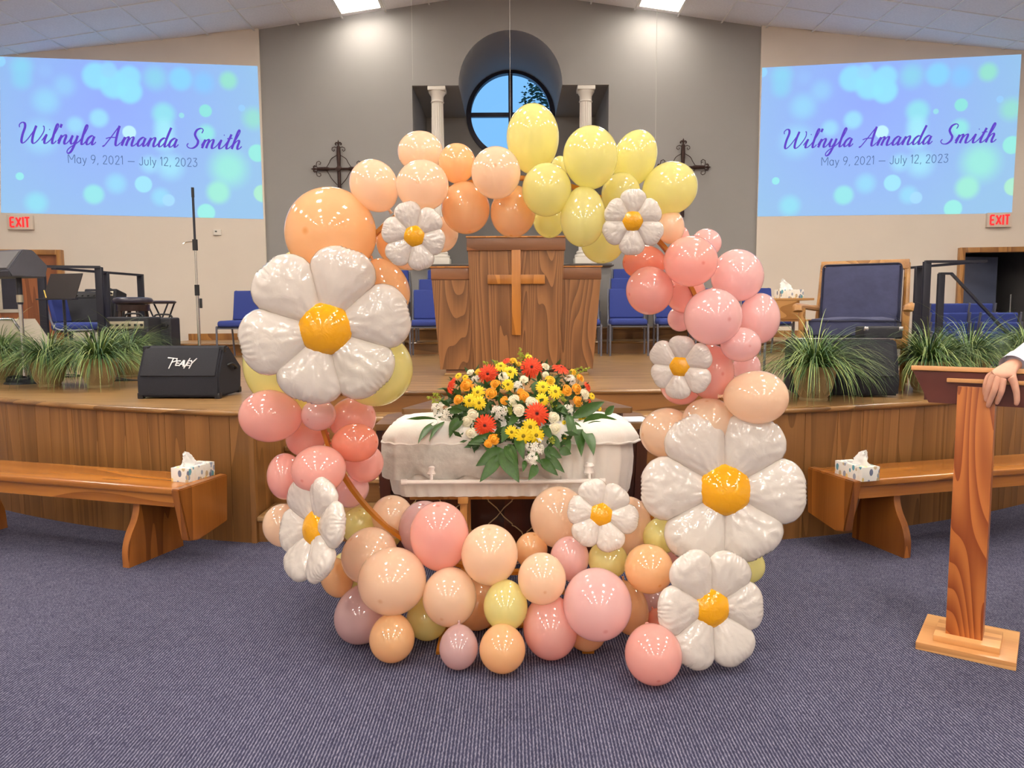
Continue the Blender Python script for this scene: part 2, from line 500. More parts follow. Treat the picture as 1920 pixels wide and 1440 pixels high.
for s, nm in ((-1, 'wall_left'), (1, 'wall_right')):
    ue = (ROOM_X + .15 - CORNER_X) / WDX
    if s > 0:
        D0, D1, DZ = on_wall(1, 1803, 480)[0], on_wall(1, 1803, 480)[0] + 1.02, on_wall(1, 1803, 474)[1]
    else:
        D0, D1, DZ = ue - .4, ue - .2, .01
    def cz(u):
        return ceil_z(CORNER_X + u * WDX) + .05
    cuts = [0, D0, D1, ue]
    polys = [[(0, 0), (D0, 0), (D0, cz(D0)), (0, cz(0))], [(D0, DZ), (D1, DZ), (D1, cz(D1)), (D0, cz(D0))], [(D1, 0), (ue, 0), (ue, cz(ue)), (D1, cz(D1))]]
    P3 = [[wall_pt(s, u, z) for u, z in (pl if s > 0 else pl[::-1])] for pl in polys]
    poly_wall(nm, P3, M_white_wall, .12, (-s * WDY, WDX, 0))
    ys = W0Y - (ROOM_X - CORNER_X) * .1377 + .1
    poly_wall(nm + '_side', [[(s * ROOM_X, -11.1, 0), (s * ROOM_X, ys, 0), (s * ROOM_X, ys, ceil_z(ROOM_X) + .05), (s * ROOM_X, -11.1, ceil_z(ROOM_X) + .05)]], M_white_wall, .12, (s, 0, 0))
poly_wall('wall_front', [[(-9.1, -11, 0), (0, -11, 0), (9.1, -11, 0), (9.1, -11, ceil_z(9.1)), (0, -11, RIDGE + .05), (-9.1, -11, ceil_z(9.1))]], M_white_wall, .12, (0, -1, 0))

# ---- round window with four panes
w1 = thing('window_1', None, None, (0, NY + .02, WC[1])); struct(w1)
M_winframe = mat('dark bronze window frame', (28, 26, 44), 0.4, metal=0.3, vary=0.03)
bm = BM()
ring = [(WR * 1.01, -.05), (WR * 1.01, .09), (WR - .075, .09), (WR - .075, -.05)]
n = 64
V = [[bm.verts.new((r * math.cos(2 * PI * k / n), y, r * math.sin(2 * PI * k / n))) for r, y in ring] for k in range(n)]
for k in range(n):
    for j in range(4):
        bm.faces.new((V[k][j], V[k][(j + 1) % 4], V[(k + 1) % n][(j + 1) % 4], V[(k + 1) % n][j]))
obj('window_frame', bm, M_winframe, w1, smooth=50)
obj('mullion', rect((0, .02, 0), (.075, .08, 2 * WR - .1)), M_winframe, w1)
obj('mullion', rect((0, .021, .0), (2 * WR - .1, .08, .075)), M_winframe, w1)
M_glass = bpy.data.materials.new('window glass'); M_glass.use_nodes = True
_N, _L = M_glass.node_tree.nodes, M_glass.node_tree.links
_N.remove(_N['Principled BSDF'])
_t = _N.new('ShaderNodeBsdfTransparent'); _t.inputs[0].default_value = (.92, .96, .98, 1)
_g = _N.new('ShaderNodeBsdfGlossy'); _g.inputs['Roughness'].default_value = 0.02
_x = _N.new('ShaderNodeMixShader'); _f = _N.new('ShaderNodeFresnel'); _f.inputs[0].default_value = 1.3
_L.new(_f.outputs[0], _x.inputs[0]); _L.new(_t.outputs[0], _x.inputs[1]); _L.new(_g.outputs[0], _x.inputs[2]); _L.new(_x.outputs[0], _N['Material Output'].inputs[0])
for q in range(4):
    bm = BM(); R1 = WR - .06
    a0 = q * PI / 2
    o = Vector((math.cos(a0 + PI / 4), 0, math.sin(a0 + PI / 4))) * .045
    pts = [o] + [Vector((R1 * math.cos(a0 + PI / 2 * k / 16), 0, R1 * math.sin(a0 + PI / 2 * k / 16))) for k in range(17)]
    A = [bm.verts.new(p + Vector((0, .03, 0))) for p in pts]
    bm.faces.new(A)
    obj('pane', bm, M_glass, w1, smooth=None)

# ---- stage
ARC_CY, ARC_R = 11.5, 7.1
STEP_X, SIDE_X = 1.56, 4.95
def arc_y(x, r=ARC_R):
    return ARC_CY - math.sqrt(r * r - x * x)
def arc_pts(x0, x1, n=26, r=ARC_R):
    a0, a1 = math.asin(x0 / r), math.asin(x1 / r)
    return [(r * math.sin(a0 + (a1 - a0) * k / n), ARC_CY - r * math.cos(a0 + (a1 - a0) * k / n)) for k in range(n + 1)]
stage = thing('stage_platform', None, None); struct(stage)
TOPY = 5.72
def stage_outline(over):
    r = ARC_R + over
    L = arc_pts(-SIDE_X - over, -STEP_X, 26, r)
    Rr = arc_pts(STEP_X, SIDE_X + over, 26, r)
    return L + [(-STEP_X, TOPY - over), (STEP_X, TOPY - over)] + Rr + [(SIDE_X + over, 12.0), (-SIDE_X - over, 12.0)]
obj('stage_floor', add_slab(BM(), stage_outline(.0), STAGE - .03, STAGE), M_oak_x, stage, smooth=30)
# rounded nosing that follows the front
for pts in (arc_pts(-SIDE_X, -STEP_X, 30, ARC_R + .012), arc_pts(STEP_X, SIDE_X, 30, ARC_R + .012)):
    obj('nosing', add_tube(BM(), [(x, y, STAGE - .018) for x, y in pts], .018, 10), M_nosing, stage)
obj('nosing', add_tube(BM(), [(-STEP_X, TOPY, STAGE - .018), (STEP_X, TOPY, STAGE - .018)], .018, 10), M_nosing, stage)
# veneer panels of the curved front
for s in (-1, 1):
    a0, a1 = math.asin(STEP_X / ARC_R), math.asin(SIDE_X / ARC_R)
    x = 0
    rnd = random.Random(5 + s)
    a = a0
    while a < a1 - .002:
        b_ = min(a1, a + rnd.uniform(.018, .036))
        if a1 - b_ < .012: b_ = a1
        p = [(s * ARC_R * math.sin(q), ARC_CY - ARC_R * math.cos(q)) for q in (a + .0002, (a + b_) / 2, b_ - .0002)]
        p2 = [(s * (ARC_R - .03) * math.sin(q), ARC_CY - (ARC_R - .03) * math.cos(q)) for q in (b_ - .0002, a + .0002)]
        c = Vector((p[1][0], p[1][1], 0))
        obj('fascia_panel', add_slab(BM(), [(u - c.x, v - c.y) for u, v in (p + p2)], 0.0, STAGE - .03), M_oak_v, stage, smooth=None, loc=c)
        a = b_
    # return of the front beside the steps, and the outer side
    obj('cheek_panel', rect((s * (STEP_X + .015), (arc_y(STEP_X) + TOPY) / 2 + .05, (STAGE - .03) / 2), (.03, TOPY - arc_y(STEP_X) + .1, STAGE - .03)), M_oak_v, stage, smooth=None)
    obj('side_panel', rect((s * (SIDE_X - .015), (arc_y(SIDE_X) + 12) / 2, (STAGE - .03) / 2), (.03, 12 - arc_y(SIDE_X), STAGE - .03)), M_oak_v, stage, smooth=None)
# steps
RISE = STAGE / 5
SY = [4.60, 4.92, 5.20, 5.47, TOPY]
for k in range(5):
    obj('riser', rect((0, SY[k] + .012, RISE * k + RISE / 2 - .015), (2 * STEP_X, .02, RISE - .03 + (.0 if k else .0))), M_riser, stage, smooth=None)
    if k < 4:
        obj('step_tread', rect((0, (SY[k] + SY[k + 1]) / 2, RISE * (k + 1) - .017), (2 * STEP_X, SY[k + 1] - SY[k] + .04, .034), bev=.012, seg=3), M_oak_x, stage)
# choir risers
def tier(name, y0, z0, z1, x):
    o = thing(name, None, None); struct(o)
    yw = lambda xx: W0Y - max(0, abs(xx) - CORNER_X) * .1377
    out = [(-x, y0), (x, y0), (x, yw(x) - .01), (CORNER_X, W0Y - .01), (-CORNER_X, W0Y - .01), (-x, yw(x) - .01)]
    obj('tier_floor', add_slab(BM(), out, z1 - .03, z1), M_oak_x, o, smooth=None)
    obj('riser', rect((0, y0 + .02, (z0 + z1 - .03) / 2), (2 * x, .02, z1 - z0 - .03)), M_riser, o, smooth=None)
    obj('nosing', add_tube(BM(), [(-x, y0, z1 - .016), (x, y0, z1 - .016)], .016, 8), M_nosing, o)
    return o
tier('choir_riser', 10.6, STAGE, STAGE + .17, SIDE_X)
tier('choir_riser', 11.32, STAGE + .17, STAGE + .34, 3.7)
for s, nm in ((-1, 'baseboard_left'), (1, 'baseboard_right')):
    a, b_ = wall_pt(s, .02, STAGE + .17 + .05, .008), wall_pt(s, (SIDE_X - CORNER_X) / WDX, STAGE + .17 + .05, .008)
    struct(obj(nm, add_bar(BM(), a, b_, .016, .10), M_trimwood, smooth=None))

# ---- doors
M_door = wood('door veneer', (122, 68, 36), (158, 94, 54), 'Z', rings=4, tone=0.02, rough=0.4)
M_dark = mat('passage wall paint', (150, 148, 150), 0.8, vary=0.03)
M_dark_leaf = mat('dark slate door leaf', (92, 100, 124), 0.35, vary=0.05)
M_chrome = mat('chrome', (205, 205, 205), 0.18, metal=1.0, vary=0.02)
M_steel = mat('steel latch', (150, 150, 150), 0.3, metal=1.0, vary=0.04)
d1 = thing('door_1', None, None); struct(d1)
u0 = on_wall(-1, 121, 500)[0]; zt = on_wall(-1, 121, 469)[1]
d1.matrix_world = wall_basis(-1, u0, 0, .0)
fw = .075
obj('door_frame', rect((-fw / 2, -.03, zt / 2), (fw, .1, zt), bev=.006), M_trimwood, d1)
obj('door_frame', rect((-fw * 1.5 - .95 - .0, -.03, zt / 2), (fw, .1, zt), bev=.006), M_trimwood, d1)
obj('door_frame', rect((-fw - .475, -.03, zt - fw / 2), (.95 + .02, .098, fw), bev=.006), M_trimwood, d1)
leaf = obj('door_leaf', rect((-fw - .475, .0, (zt - fw) / 2 + .01), (.95, .05, zt - fw - .02)), M_door, d1)
vu, vz0 = on_wall(-1, 21, 560)
vx = -(vu - u0); vz0, vz1 = on_wall(-1, 21, 583)[1], on_wall(-1, 21, 505)[1]
M_vision = mat('vision panel frame', (196, 186, 170), 0.5, vary=0.02)
for dx, dz, sx, sz in ((-.13, 0, .05, vz1 - vz0), (.13, 0, .05, vz1 - vz0), (0, -(vz1 - vz0) / 2, .31, .05), (0, (vz1 - vz0) / 2, .31, .05)):
    obj('vision_frame', rect((vx + dx, -.034, (vz0 + vz1) / 2 + dz), (sx, .02, sz)), M_vision, leaf)
obj('pane', rect((vx, -.028, (vz0 + vz1) / 2), (.22, .006, vz1 - vz0)), mat('dark pane', (46, 48, 62), 0.12, vary=0.1), leaf)
obj('handle', add_tube(BM(), [(-fw - .07, -.03, 1.0), (-fw - .07, -.08, 1.0), (-fw - .18, -.08, 1.0)], .011, 8), M_steel, leaf)
# the doorway of the other side: dark room beyond, leaf standing open
d2 = thing('door_2', None, None); struct(d2)
u0 = on_wall(1, 1795, 500)[0]; zt = on_wall(1, 1795, 465)[1]
d2.matrix_world = wall_basis(1, u0, 0, .0)
ow = 1.02
obj('door_frame', rect((fw / 2 - .005, -.01, zt / 2), (fw, .16, zt), bev=.006), M_trimwood, d2)
obj('door_frame', rect((fw * 1.5 + ow, -.01, zt / 2), (fw, .16, zt), bev=.006), M_trimwood, d2)
obj('door_frame', rect((fw + ow / 2, -.01, zt - fw / 2), (ow + .03, .158, fw), bev=.006), M_trimwood, d2)
bm = BM()
x0, x1, y1, z1 = -.15, ow + .3, 6.0, zt + .1
quad(bm, (x0, .12, 0), (x0, y1, 0), (x0, y1, z1), (x0, .12, z1)); quad(bm, (x1, .12, 0), (x1, y1, 0), (x1, y1, z1), (x1, .12, z1))
quad(bm, (x0, y1, 0), (x1, y1, 0), (x1, y1, z1), (x0, y1, z1)); quad(bm, (x0, .12, z1), (x1, .12, z1), (x1, y1, z1), (x0, y1, z1))
quad(bm, (x0, .12, .002), (x1, .12, .002), (x1, y1, .002), (x0, y1, .002))
obj('dark_passage', bm, M_dark, d2, smooth=None)
leaf = obj('door_leaf', rect((.46, .45, zt / 2 - .05), (.72, .045, zt - .12), (0, 0, .35)), M_dark_leaf, d2)
lk = BM(); add_tube(lk, [(.93, .36, 1.05), (.93, .36, 1.62)], .014, 8); add_box(lk, (.93, .37, 1.3), (.05, .04, .09), bev=.006); add_box(lk, (.9, .37, .98), (.09, .03, .04), bev=.005)
obj('latch', lk, M_steel, d2)

# ================================================================== projected slides
BOKEH = [  # u, v (from the top corner, 0..1), radius (of the width), colour, softness
 (.00, .03, .022, (150, 215, 255), .1), (.08, .06, .05, (140, 215, 245), .8), (.08, .14, .045, (140, 210, 245), .8), (.17, .08, .035, (150, 190, 250), .8),
 (.36, .10, .055, (145, 225, 255), .25), (.43, .15, .06, (145, 228, 255), .25), (.49, .19, .052, (145, 230, 255), .25), (.49, .10, .048, (145, 225, 255), .3), (.41, .06, .035, (150, 215, 255), .4),
 (.59, .10, .055, (140, 215, 240), .8), (.69, .10, .05, (135, 215, 255), .4), (.78, .12, .05, (135, 200, 255), .7), (.88, .10, .04, (150, 230, 205), .5),
 (.785, .30, .026, (140, 232, 222), .12), (.69, .335, .011, (150, 225, 235), .1), (.93, .275, .014, (150, 205, 255), .1), (.975, .34, .05, (150, 225, 210), .7),
 (.62, .33, .05, (145, 228, 240), .5), (.62, .42, .045, (160, 235, 250), .7), (.62, .50, .05, (165, 235, 250), .8), (.37, .37, .04, (155, 225, 250), .45), (.28, .42, .038, (155, 220, 250), .6),
 (.485, .455, .027, (195, 245, 255), .08), (.785, .445, .038, (145, 235, 230), .5), (.985, .565, .036, (150, 240, 225), .1), (.87, .67, .085, (155, 238, 222), .7), (.825, .83, .05, (160, 240, 215), .4),
 (1.0, .83, .036, (175, 240, 205), .1), (.535, .79, .034, (160, 232, 250), .08), (.43, .79, .045, (150, 220, 250), .7), (.345, .865, .042, (150, 235, 235), .3), (.60, .87, .04, (150, 220, 250), .6),
 (.63, .89, .025, (165, 220, 255), .12), (.775, .965, .036, (155, 242, 230), .1), (.07, .76, .016, (150, 238, 238), .12), (.13, .93, .048, (145, 225, 245), .6), (.17, .27, .06, (150, 215, 250), .8),
 (.24, .17, .05, (150, 205, 250), .8), (.64, .67, .06, (160, 228, 250), .8), (.56, .66, .04, (160, 225, 250), .8), (.15, .50, .075, (155, 220, 250), .8)]
def slide_material(w, h):
    m = bpy.data.materials.new('projected slide light'); m.use_nodes = True
    nt = m.node_tree; N, L = nt.nodes, nt.links
    b = N['Principled BSDF']; b.inputs['Base Color'].default_value = (.05, .05, .05, 1); b.inputs['Roughness'].default_value = 0.9; _inp(b, 'Specular IOR Level', 0.0)
    uv = N.new('ShaderNodeUVMap'); uv.uv_map = 'UVMap'
    asp = N.new('ShaderNodeVectorMath'); asp.operation = 'MULTIPLY'; asp.inputs[1].default_value = (1, h / w, 0)
    L.new(uv.outputs[0], asp.inputs[0])
    sep = N.new('ShaderNodeSeparateXYZ'); L.new(uv.outputs[0], sep.inputs[0])
    dv = N.new('ShaderNodeVectorMath'); dv.operation = 'DISTANCE'; dv.inputs[1].default_value = (.42, .25 * h / w, 0); L.new(asp.outputs[0], dv.inputs[0])
    g = N.new('ShaderNodeValToRGB'); e = g.color_ramp.elements
    e[0].position = 0.0; e[0].color = (*lin((146, 172, 255)), 1); e[1].position = .62; e[1].color = (*lin((150, 196, 236)), 1)
    L.new(dv.outputs['Value'], g.inputs['Fac'])
    cur = g.outputs['Color']
    for u, v, r, c, soft in BOKEH:
        d = N.new('ShaderNodeVectorMath'); d.operation = 'DISTANCE'; d.inputs[1].default_value = (u, v * h / w, 0); L.new(asp.outputs[0], d.inputs[0])
        mr = N.new('ShaderNodeMapRange'); mr.interpolation_type = 'SMOOTHSTEP'
        mr.inputs['From Min'].default_value = r * (1.08 + .25 * soft); mr.inputs['From Max'].default_value = r * (0.92 - .9 * soft)
        mr.inputs['To Max'].default_value = 0.9
        L.new(d.outputs['Value'], mr.inputs['Value'])
        mx = N.new('ShaderNodeMix'); mx.data_type = 'RGBA'; L.new(mr.outputs[0], mx.inputs[0]); L.new(cur, mx.inputs[6]); mx.inputs[7].default_value = (*lin(c), 1)
        cur = mx.outputs[2]
    L.new(cur, b.inputs['Emission Color']); b.inputs['Emission Strength'].default_value = SCREEN_STRENGTH
    return m
def ink(name, rgb, k):
    m = mat(name, (20, 15, 40), 0.9, spec=0.0, vary=0.02, emit=rgb, estr=k * SCREEN_STRENGTH)
    return m
# ---- brush-script letters: strokes in units of the x-height, upright, slanted later
S_ = {
 'W': (2.55, [[(.02, 1.62), (-.06, 1.9), (.14, 2.14), (.42, 2.05), (.55, 1.65), (.5, .9), (.56, .2), (.78, .0), (1.12, .42), (1.5, 1.3), (1.62, 1.85)], [(1.62, 1.85), (1.55, 1.0), (1.62, .2), (1.86, .0), (2.2, .4), (2.5, 1.2), (2.42, 1.75), (2.28, 1.82)]]),
 'i': (.78, [[(0, .3), (.3, .98), (.26, .4), (.34, .04), (.56, .08), (.78, .34)], [(.46, 1.45), (.50, 1.53)]]),
 'l': (.66, [[(0, .3), (.34, 1.1), (.5, 1.85), (.4, 2.1), (.28, 1.8), (.24, .6), (.32, .06), (.5, .08), (.66, .34)]]),
 "'": (.14, [[(.1, 2.1), (.06, 1.72)]]),
 'n': (1.12, [[(0, .3), (.22, .95), (.2, .5), (.14, .02)], [(.16, .35), (.42, .85), (.62, .98), (.72, .8), (.68, .3), (.76, .03), (.95, .1), (1.12, .34)]]),
 'y': (1.02, [[(0, .3), (.22, .95), (.18, .4), (.32, .06), (.55, .22), (.74, .95)], [(.74, .95), (.68, .2), (.5, -.7), (.22, -.95), (.08, -.68), (.3, -.3), (.7, .02), (1.02, .34)]]),
 'a': (1.05, [[(.72, .82), (.5, .98), (.2, .72), (.1, .3), (.24, .03), (.46, .16), (.66, .55), (.74, .92)], [(.74, .92), (.68, .35), (.74, .04), (.9, .1), (1.05, .34)]]),
 'A': (1.75, [[(.0, .0), (.12, -.05), (.5, .7), (.95, 1.7), (1.15, 2.12)], [(1.15, 2.12), (1.14, 1.2), (1.2, .3), (1.32, .02), (1.5, .08), (1.7, .34)], [(.1, .72), (.5, .86), (1.1, .88)]]),
 'm': (1.62, [[(0, .3), (.22, .95), (.2, .5), (.14, .02)], [(.16, .35), (.4, .85), (.58, .98), (.66, .8), (.6, .3), (.58, .02)], [(.6, .35), (.86, .85), (1.06, .98), (1.15, .8), (1.12, .3), (1.2, .03), (1.42, .1), (1.62, .34)]]),
 'd': (1.08, [[(.72, .82), (.5, .98), (.2, .72), (.1, .3), (.24, .03), (.46, .16), (.68, .6), (.86, 1.5), (.92, 2.1)], [(.92, 2.1), (.78, 1.1), (.72, .35), (.78, .04), (.94, .1), (1.08, .34)]]),
 'S': (1.6, [[(1.3, 1.62), (1.36, 1.95), (1.1, 2.14), (.72, 1.95), (.62, 1.5), (.86, 1.1), (1.14, .75), (1.12, .3), (.8, .0), (.36, .02), (.1, .28), (.2, .5)]]),
 't': (.74, [[(0, .3), (.3, 1.0), (.44, 1.6)], [(.44, 1.6), (.3, .8), (.26, .3), (.34, .03), (.54, .1), (.74, .34)], [(.1, 1.12), (.66, 1.18)]]),
 'h': (1.12, [[(0, .3), (.34, 1.1), (.52, 1.85), (.42, 2.1), (.3, 1.8), (.2, .8), (.14, .02)], [(.16, .35), (.42, .85), (.62, .98), (.72, .8), (.68, .3), (.76, .03), (.95, .1), (1.12, .34)]]),
 ' ': (.8, [])}
# thin round letters for the date, units of the capital height
D_ = {
 'M': (.98, [[(.08, 0), (.08, 1), (.44, .42), (.8, 1), (.8, 0)]]), 'J': (.62, [[(.05, .18), (.2, .0), (.4, .06), (.44, .3), (.44, 1)]]),
 'a': (.68, [[(.5, .35), (.44, .58), (.26, .66), (.08, .48), (.08, .2), (.26, .0), (.44, .08), (.5, .32)], [(.5, .66), (.5, 0)]]),
 'y': (.6, [[(.04, .66), (.26, .04)], [(.48, .66), (.2, -.16), (.04, -.28)]]), 'u': (.66, [[(.08, .66), (.08, .22), (.2, .02), (.36, .02), (.48, .22), (.48, .66)]]),
 'l': (.26, [[(.1, 1.02), (.1, .0)]]), '9': (.7, [[(.5, .6), (.36, .46), (.16, .48), (.07, .7), (.16, .95), (.38, 1), (.52, .82), (.5, .55), (.36, .2), (.2, .0)]]),
 '2': (.68, [[(.08, .78), (.18, .98), (.42, .98), (.5, .76), (.4, .5), (.06, .0)], [(.06, .0), (.54, .0)]]), '0': (.74, [[(.3, 1), (.1, .8), (.07, .5), (.1, .2), (.3, 0), (.5, .2), (.54, .5), (.5, .8), (.3, 1)]]),
 '1': (.4, [[(.04, .8), (.2, 1), (.2, 0)]]), '3': (.66, [[(.08, .98), (.48, .98), (.26, .6), (.46, .5), (.5, .22), (.34, .02), (.14, .02), (.05, .18)]]),
 ',': (.3, [[(.14, .08), (.06, -.16)]]), '-': (.98, [[(.06, .38), (.86, .38)]]), ' ': (.36, [])}
def stroke_mesh(bm, pts, width, M, thin=None, y=0.0):
    """Flat pen stroke in XZ, thick on the down-strokes when thin is given, 1 mm deep."""
    n = len(pts)
    L_, R_ = [], []
    for i, p in enumerate(pts):
        d = (pts[min(i + 1, n - 1)] - pts[max(i - 1, 0)])
        d = d.normalized() if d.length > 1e-9 else Vector((0, 1))
        w = width
        if thin is not None:
            w = thin + (width - thin) * max(0.0, -d.y) ** 0.8
        nrm = Vector((-d.y, d.x)) * w / 2
        L_.append(p + nrm); R_.append(p - nrm)
    vl = [bm.verts.new(M @ Vector((p.x, y, p.y))) for p in L_]
    vr = [bm.verts.new(M @ Vector((p.x, y, p.y))) for p in R_]
    for i in range(n - 1):
        bm.faces.new((vl[i], vr[i], vr[i + 1], vl[i + 1]))
def write(table, text, slant, width, thin, M, curve=True):
    """Lettering as one flat mesh; returns it and its advance in em units."""
    bm = BM(); x = 0.0; k = 0
    for ch in text:
        adv, strokes = table[ch]
        for s in strokes:
            P = [Vector((x + a + slant * b, b)) for a, b in s]
            if curve and len(P) > 2:
                P = [Vector(p[:2]) for p in catmull([(q.x, q.y, 0) for q in P], 6)]
            stroke_mesh(bm, P, width, M, thin, y=-.0002 * (k % 3)); k += 1
        x += adv
    return bm, x
def advance(table, text):
    return sum(table[c][0] for c in text)
def projected_slide(side, corners, label, nm, dt):
    C = [wall_pt(side, *on_wall(side, *c), .004) for c in corners]      # tl, tr, br, bl
    O = C[3]
    root = thing('projected_slide', label, 'projection', O, 0, 'memorial slides thrown onto the cream walls')
    m = wall_basis(side, 0, 0).to_3x3()
    root.matrix_world = basis(m.col[0], m.col[1], m.col[2], O)
    inv = root.matrix_world.inverted()
    q = [inv @ c for c in C]
    w = ((q[1] - q[0]).length + (q[2] - q[3]).length) / 2; h = ((q[0] - q[3]).length + (q[1] - q[2]).length) / 2
    bm = BM(); ul = bm.loops.layers.uv.new('UVMap'); n = 24
    def pt(u, v):
        return (q[0].lerp(q[1], u)).lerp(q[3].lerp(q[2], u), v)
    G = [[bm.verts.new(pt(i / n, j / n)) for i in range(n + 1)] for j in range(n + 1)]
    for j in range(n):
        for i in range(n):
            f = bm.faces.new((G[j][i], G[j + 1][i], G[j + 1][i + 1], G[j][i + 1]))
            for lp, (a, b) in zip(f.loops, ((i, j), (i, j + 1), (i + 1, j + 1), (i + 1, j))):
                lp[ul].uv = (a / n, b / n)
    me = bpy.data.meshes.new('slide_picture'); bm.to_mesh(me); bm.free(); me.materials.append(slide_material(w, h))
    link('slide_picture', me, root)
    def text(name, table, s, u0, u1, v0, v1, slant, width, thin, material, curve=True):
        a, b = pt(u0, v0), pt(u1, v1); a.y = b.y = -.003
        k = (b - a).length / (advance(table, s) + slant * .4)
        x = (b - a).normalized(); M = basis(x * k, Vector((0, 1, 0)), Vector((-x.z, 0, x.x)) * k, a)
        bm, _ = write(table, s, slant, width, thin, M, curve)
        link(name, make_mesh(name, bm, material), root)
    text('name_lettering', S_, "Wil'nyla Amanda Smith", *nm, .30, .25, .11, ink('violet slide ink', (104, 72, 205), .95))
    text('date_lettering', D_, 'May 9, 2021 - July 12, 2023', *dt, 0.0, .085, None, ink('grey slide ink', (100, 128, 178), .85))
    return root
projected_slide(-1, ((0, 106), (483, 124), (494, 411), (2, 399)), 'bluish memorial slide projected on the cream wall above the amplifiers', (.055, .925, .545, .545), (.25, .75, .665, .665))
projected_slide(1, ((1429, 127), (1915, 102), (1897, 400), (1420, 406)), 'bluish memorial slide projected on the cream wall above the blue armchair', (.08, .925, .545, .545), (.25, .75, .665, .665))

# ================================================================== exit signs, thermostat
M_sign = mat('ivory plastic', (214, 200, 184), 0.4, vary=0.02)
M_exit = mat('red exit letters', (215, 36, 40), 0.4, vary=0.03, emit=(235, 40, 45), estr=0.45)
X_ = {'E': (.62, [[(.46, 1), (.06, 1), (.06, 0), (.46, 0)], [(.06, .5), (.4, .5)]]), 'X': (.66, [[(.05, 1), (.53, 0)], [(.53, 1), (.05, 0)]]), 'I': (.3, [[(.12, 1.06), (.12, -.06)]]), 'T': (.6, [[(0, 1), (.5, 1)], [(.25, 1), (.25, -.06)]])}
def exit_sign(side, px0, px1, py0, py1, label):
    ua, za = on_wall(side, px0, py1); ub, zb = on_wall(side, px1, py0)
    w, h = abs(ub - ua), zb - za
    root = thing('exit_sign', label, 'exit sign', (0, 0, 0), 0, 'exit signs on the cream walls')
    root.matrix_world = wall_basis(side, (ua + ub) / 2, za)
    obj('housing', rect((0, -.03, h / 2), (w, .06, h), bev=.008), M_sign, root)
    k = h * .62
    bm = BM(); x = -k * 1.0
    for ch in 'EXIT':
        adv, st = X_[ch]
        for s in st:
            for a, b in zip(s, s[1:]):
                add_bar(bm, (x + a[0] * k, -.064, h * .19 + a[1] * k), (x + b[0] * k, -.064, h * .19 + b[1] * k), .006, k * .19, up=(b[1] - a[1], 0, -(b[0] - a[0])))
        x += adv * k * .98
    obj('exit_lettering', bm, M_exit, root, smooth=None)
exit_sign(-1, 17, 64, 404, 431, 'ivory exit sign under the slide, above the wooden door')
exit_sign(1, 1847, 1894, 399, 427, 'ivory exit sign under the slide, above the dark doorway')
u, z = on_wall(-1, 408, 436)
t = thing('thermostat', 'small white thermostat on the cream wall near the grey wall corner', 'thermostat'); t.matrix_world = wall_basis(-1, u, z)
obj('housing', rect((0, -.018, 0), (.115, .036, .085), bev=.006), mat('white plastic', (222, 216, 206), 0.4, vary=0.02), t)
obj('display', rect((-.015, -.0375, .012), (.03, .004, .022)), mat('grey lcd', (90, 92, 88), 0.3), t)

# ================================================================== columns of the recess
M_column = mat('white painted plaster', (226, 221, 212), 0.6, vary=0.02)
def column(x, label):
    root = thing('column', label, 'column', (x, WALL_Y + .14, NZ0 + .027), 0, 'white columns in the wall recess')
    H = NZ1 - NZ0 - .027
    obj('plinth', rect((0, 0, .05), (.34, .34, .1), bev=.006), M_column, root)
    obj('base_ring', add_lathe(BM(), [(.0, .1), (.155, .1), (.165, .125), (.155, .15), (.13, .16), (.14, .18), (.13, .2), (.105, .215), (0, .215)], 32), M_column, root)
    bm = BM(); n = 16 * 4
    rows = []
    for z, r in ((.21, .104), (.9, .103), (1.7, .098), (H - .22, .09)):
        rows.append([bm.verts.new(((r - (.008 if k % 4 in (1, 2) else 0)) * math.cos(2 * PI * k / n), (r - (.008 if k % 4 in (1, 2) else 0)) * math.sin(2 * PI * k / n), z)) for k in range(n)])
    for A, B in zip(rows, rows[1:]):
        for k in range(n):
            bm.faces.new((A[k], A[(k + 1) % n], B[(k + 1) % n], B[k]))
    obj('shaft', bm, M_column, root, smooth=20)
    obj('capital', add_lathe(BM(), [(0, H - .23), (.09, H - .23), (.105, H - .215), (.092, H - .2), (.095, H - .13), (.115, H - .1), (.13, H - .075), (.13, H - .06), (0, H - .06)], 32), M_column, root)
    obj('abacus', rect((0, 0, H - .03), (.27, .27, .06), bev=.008), M_column, root)
column(at(822, 330, WALL_Y + .14).x, 'white fluted column in the wall recess, beside the all-sky window half')
column(at(1098, 200, WALL_Y + .14).x, 'white fluted column in the wall recess, beside the tree-filled window half')

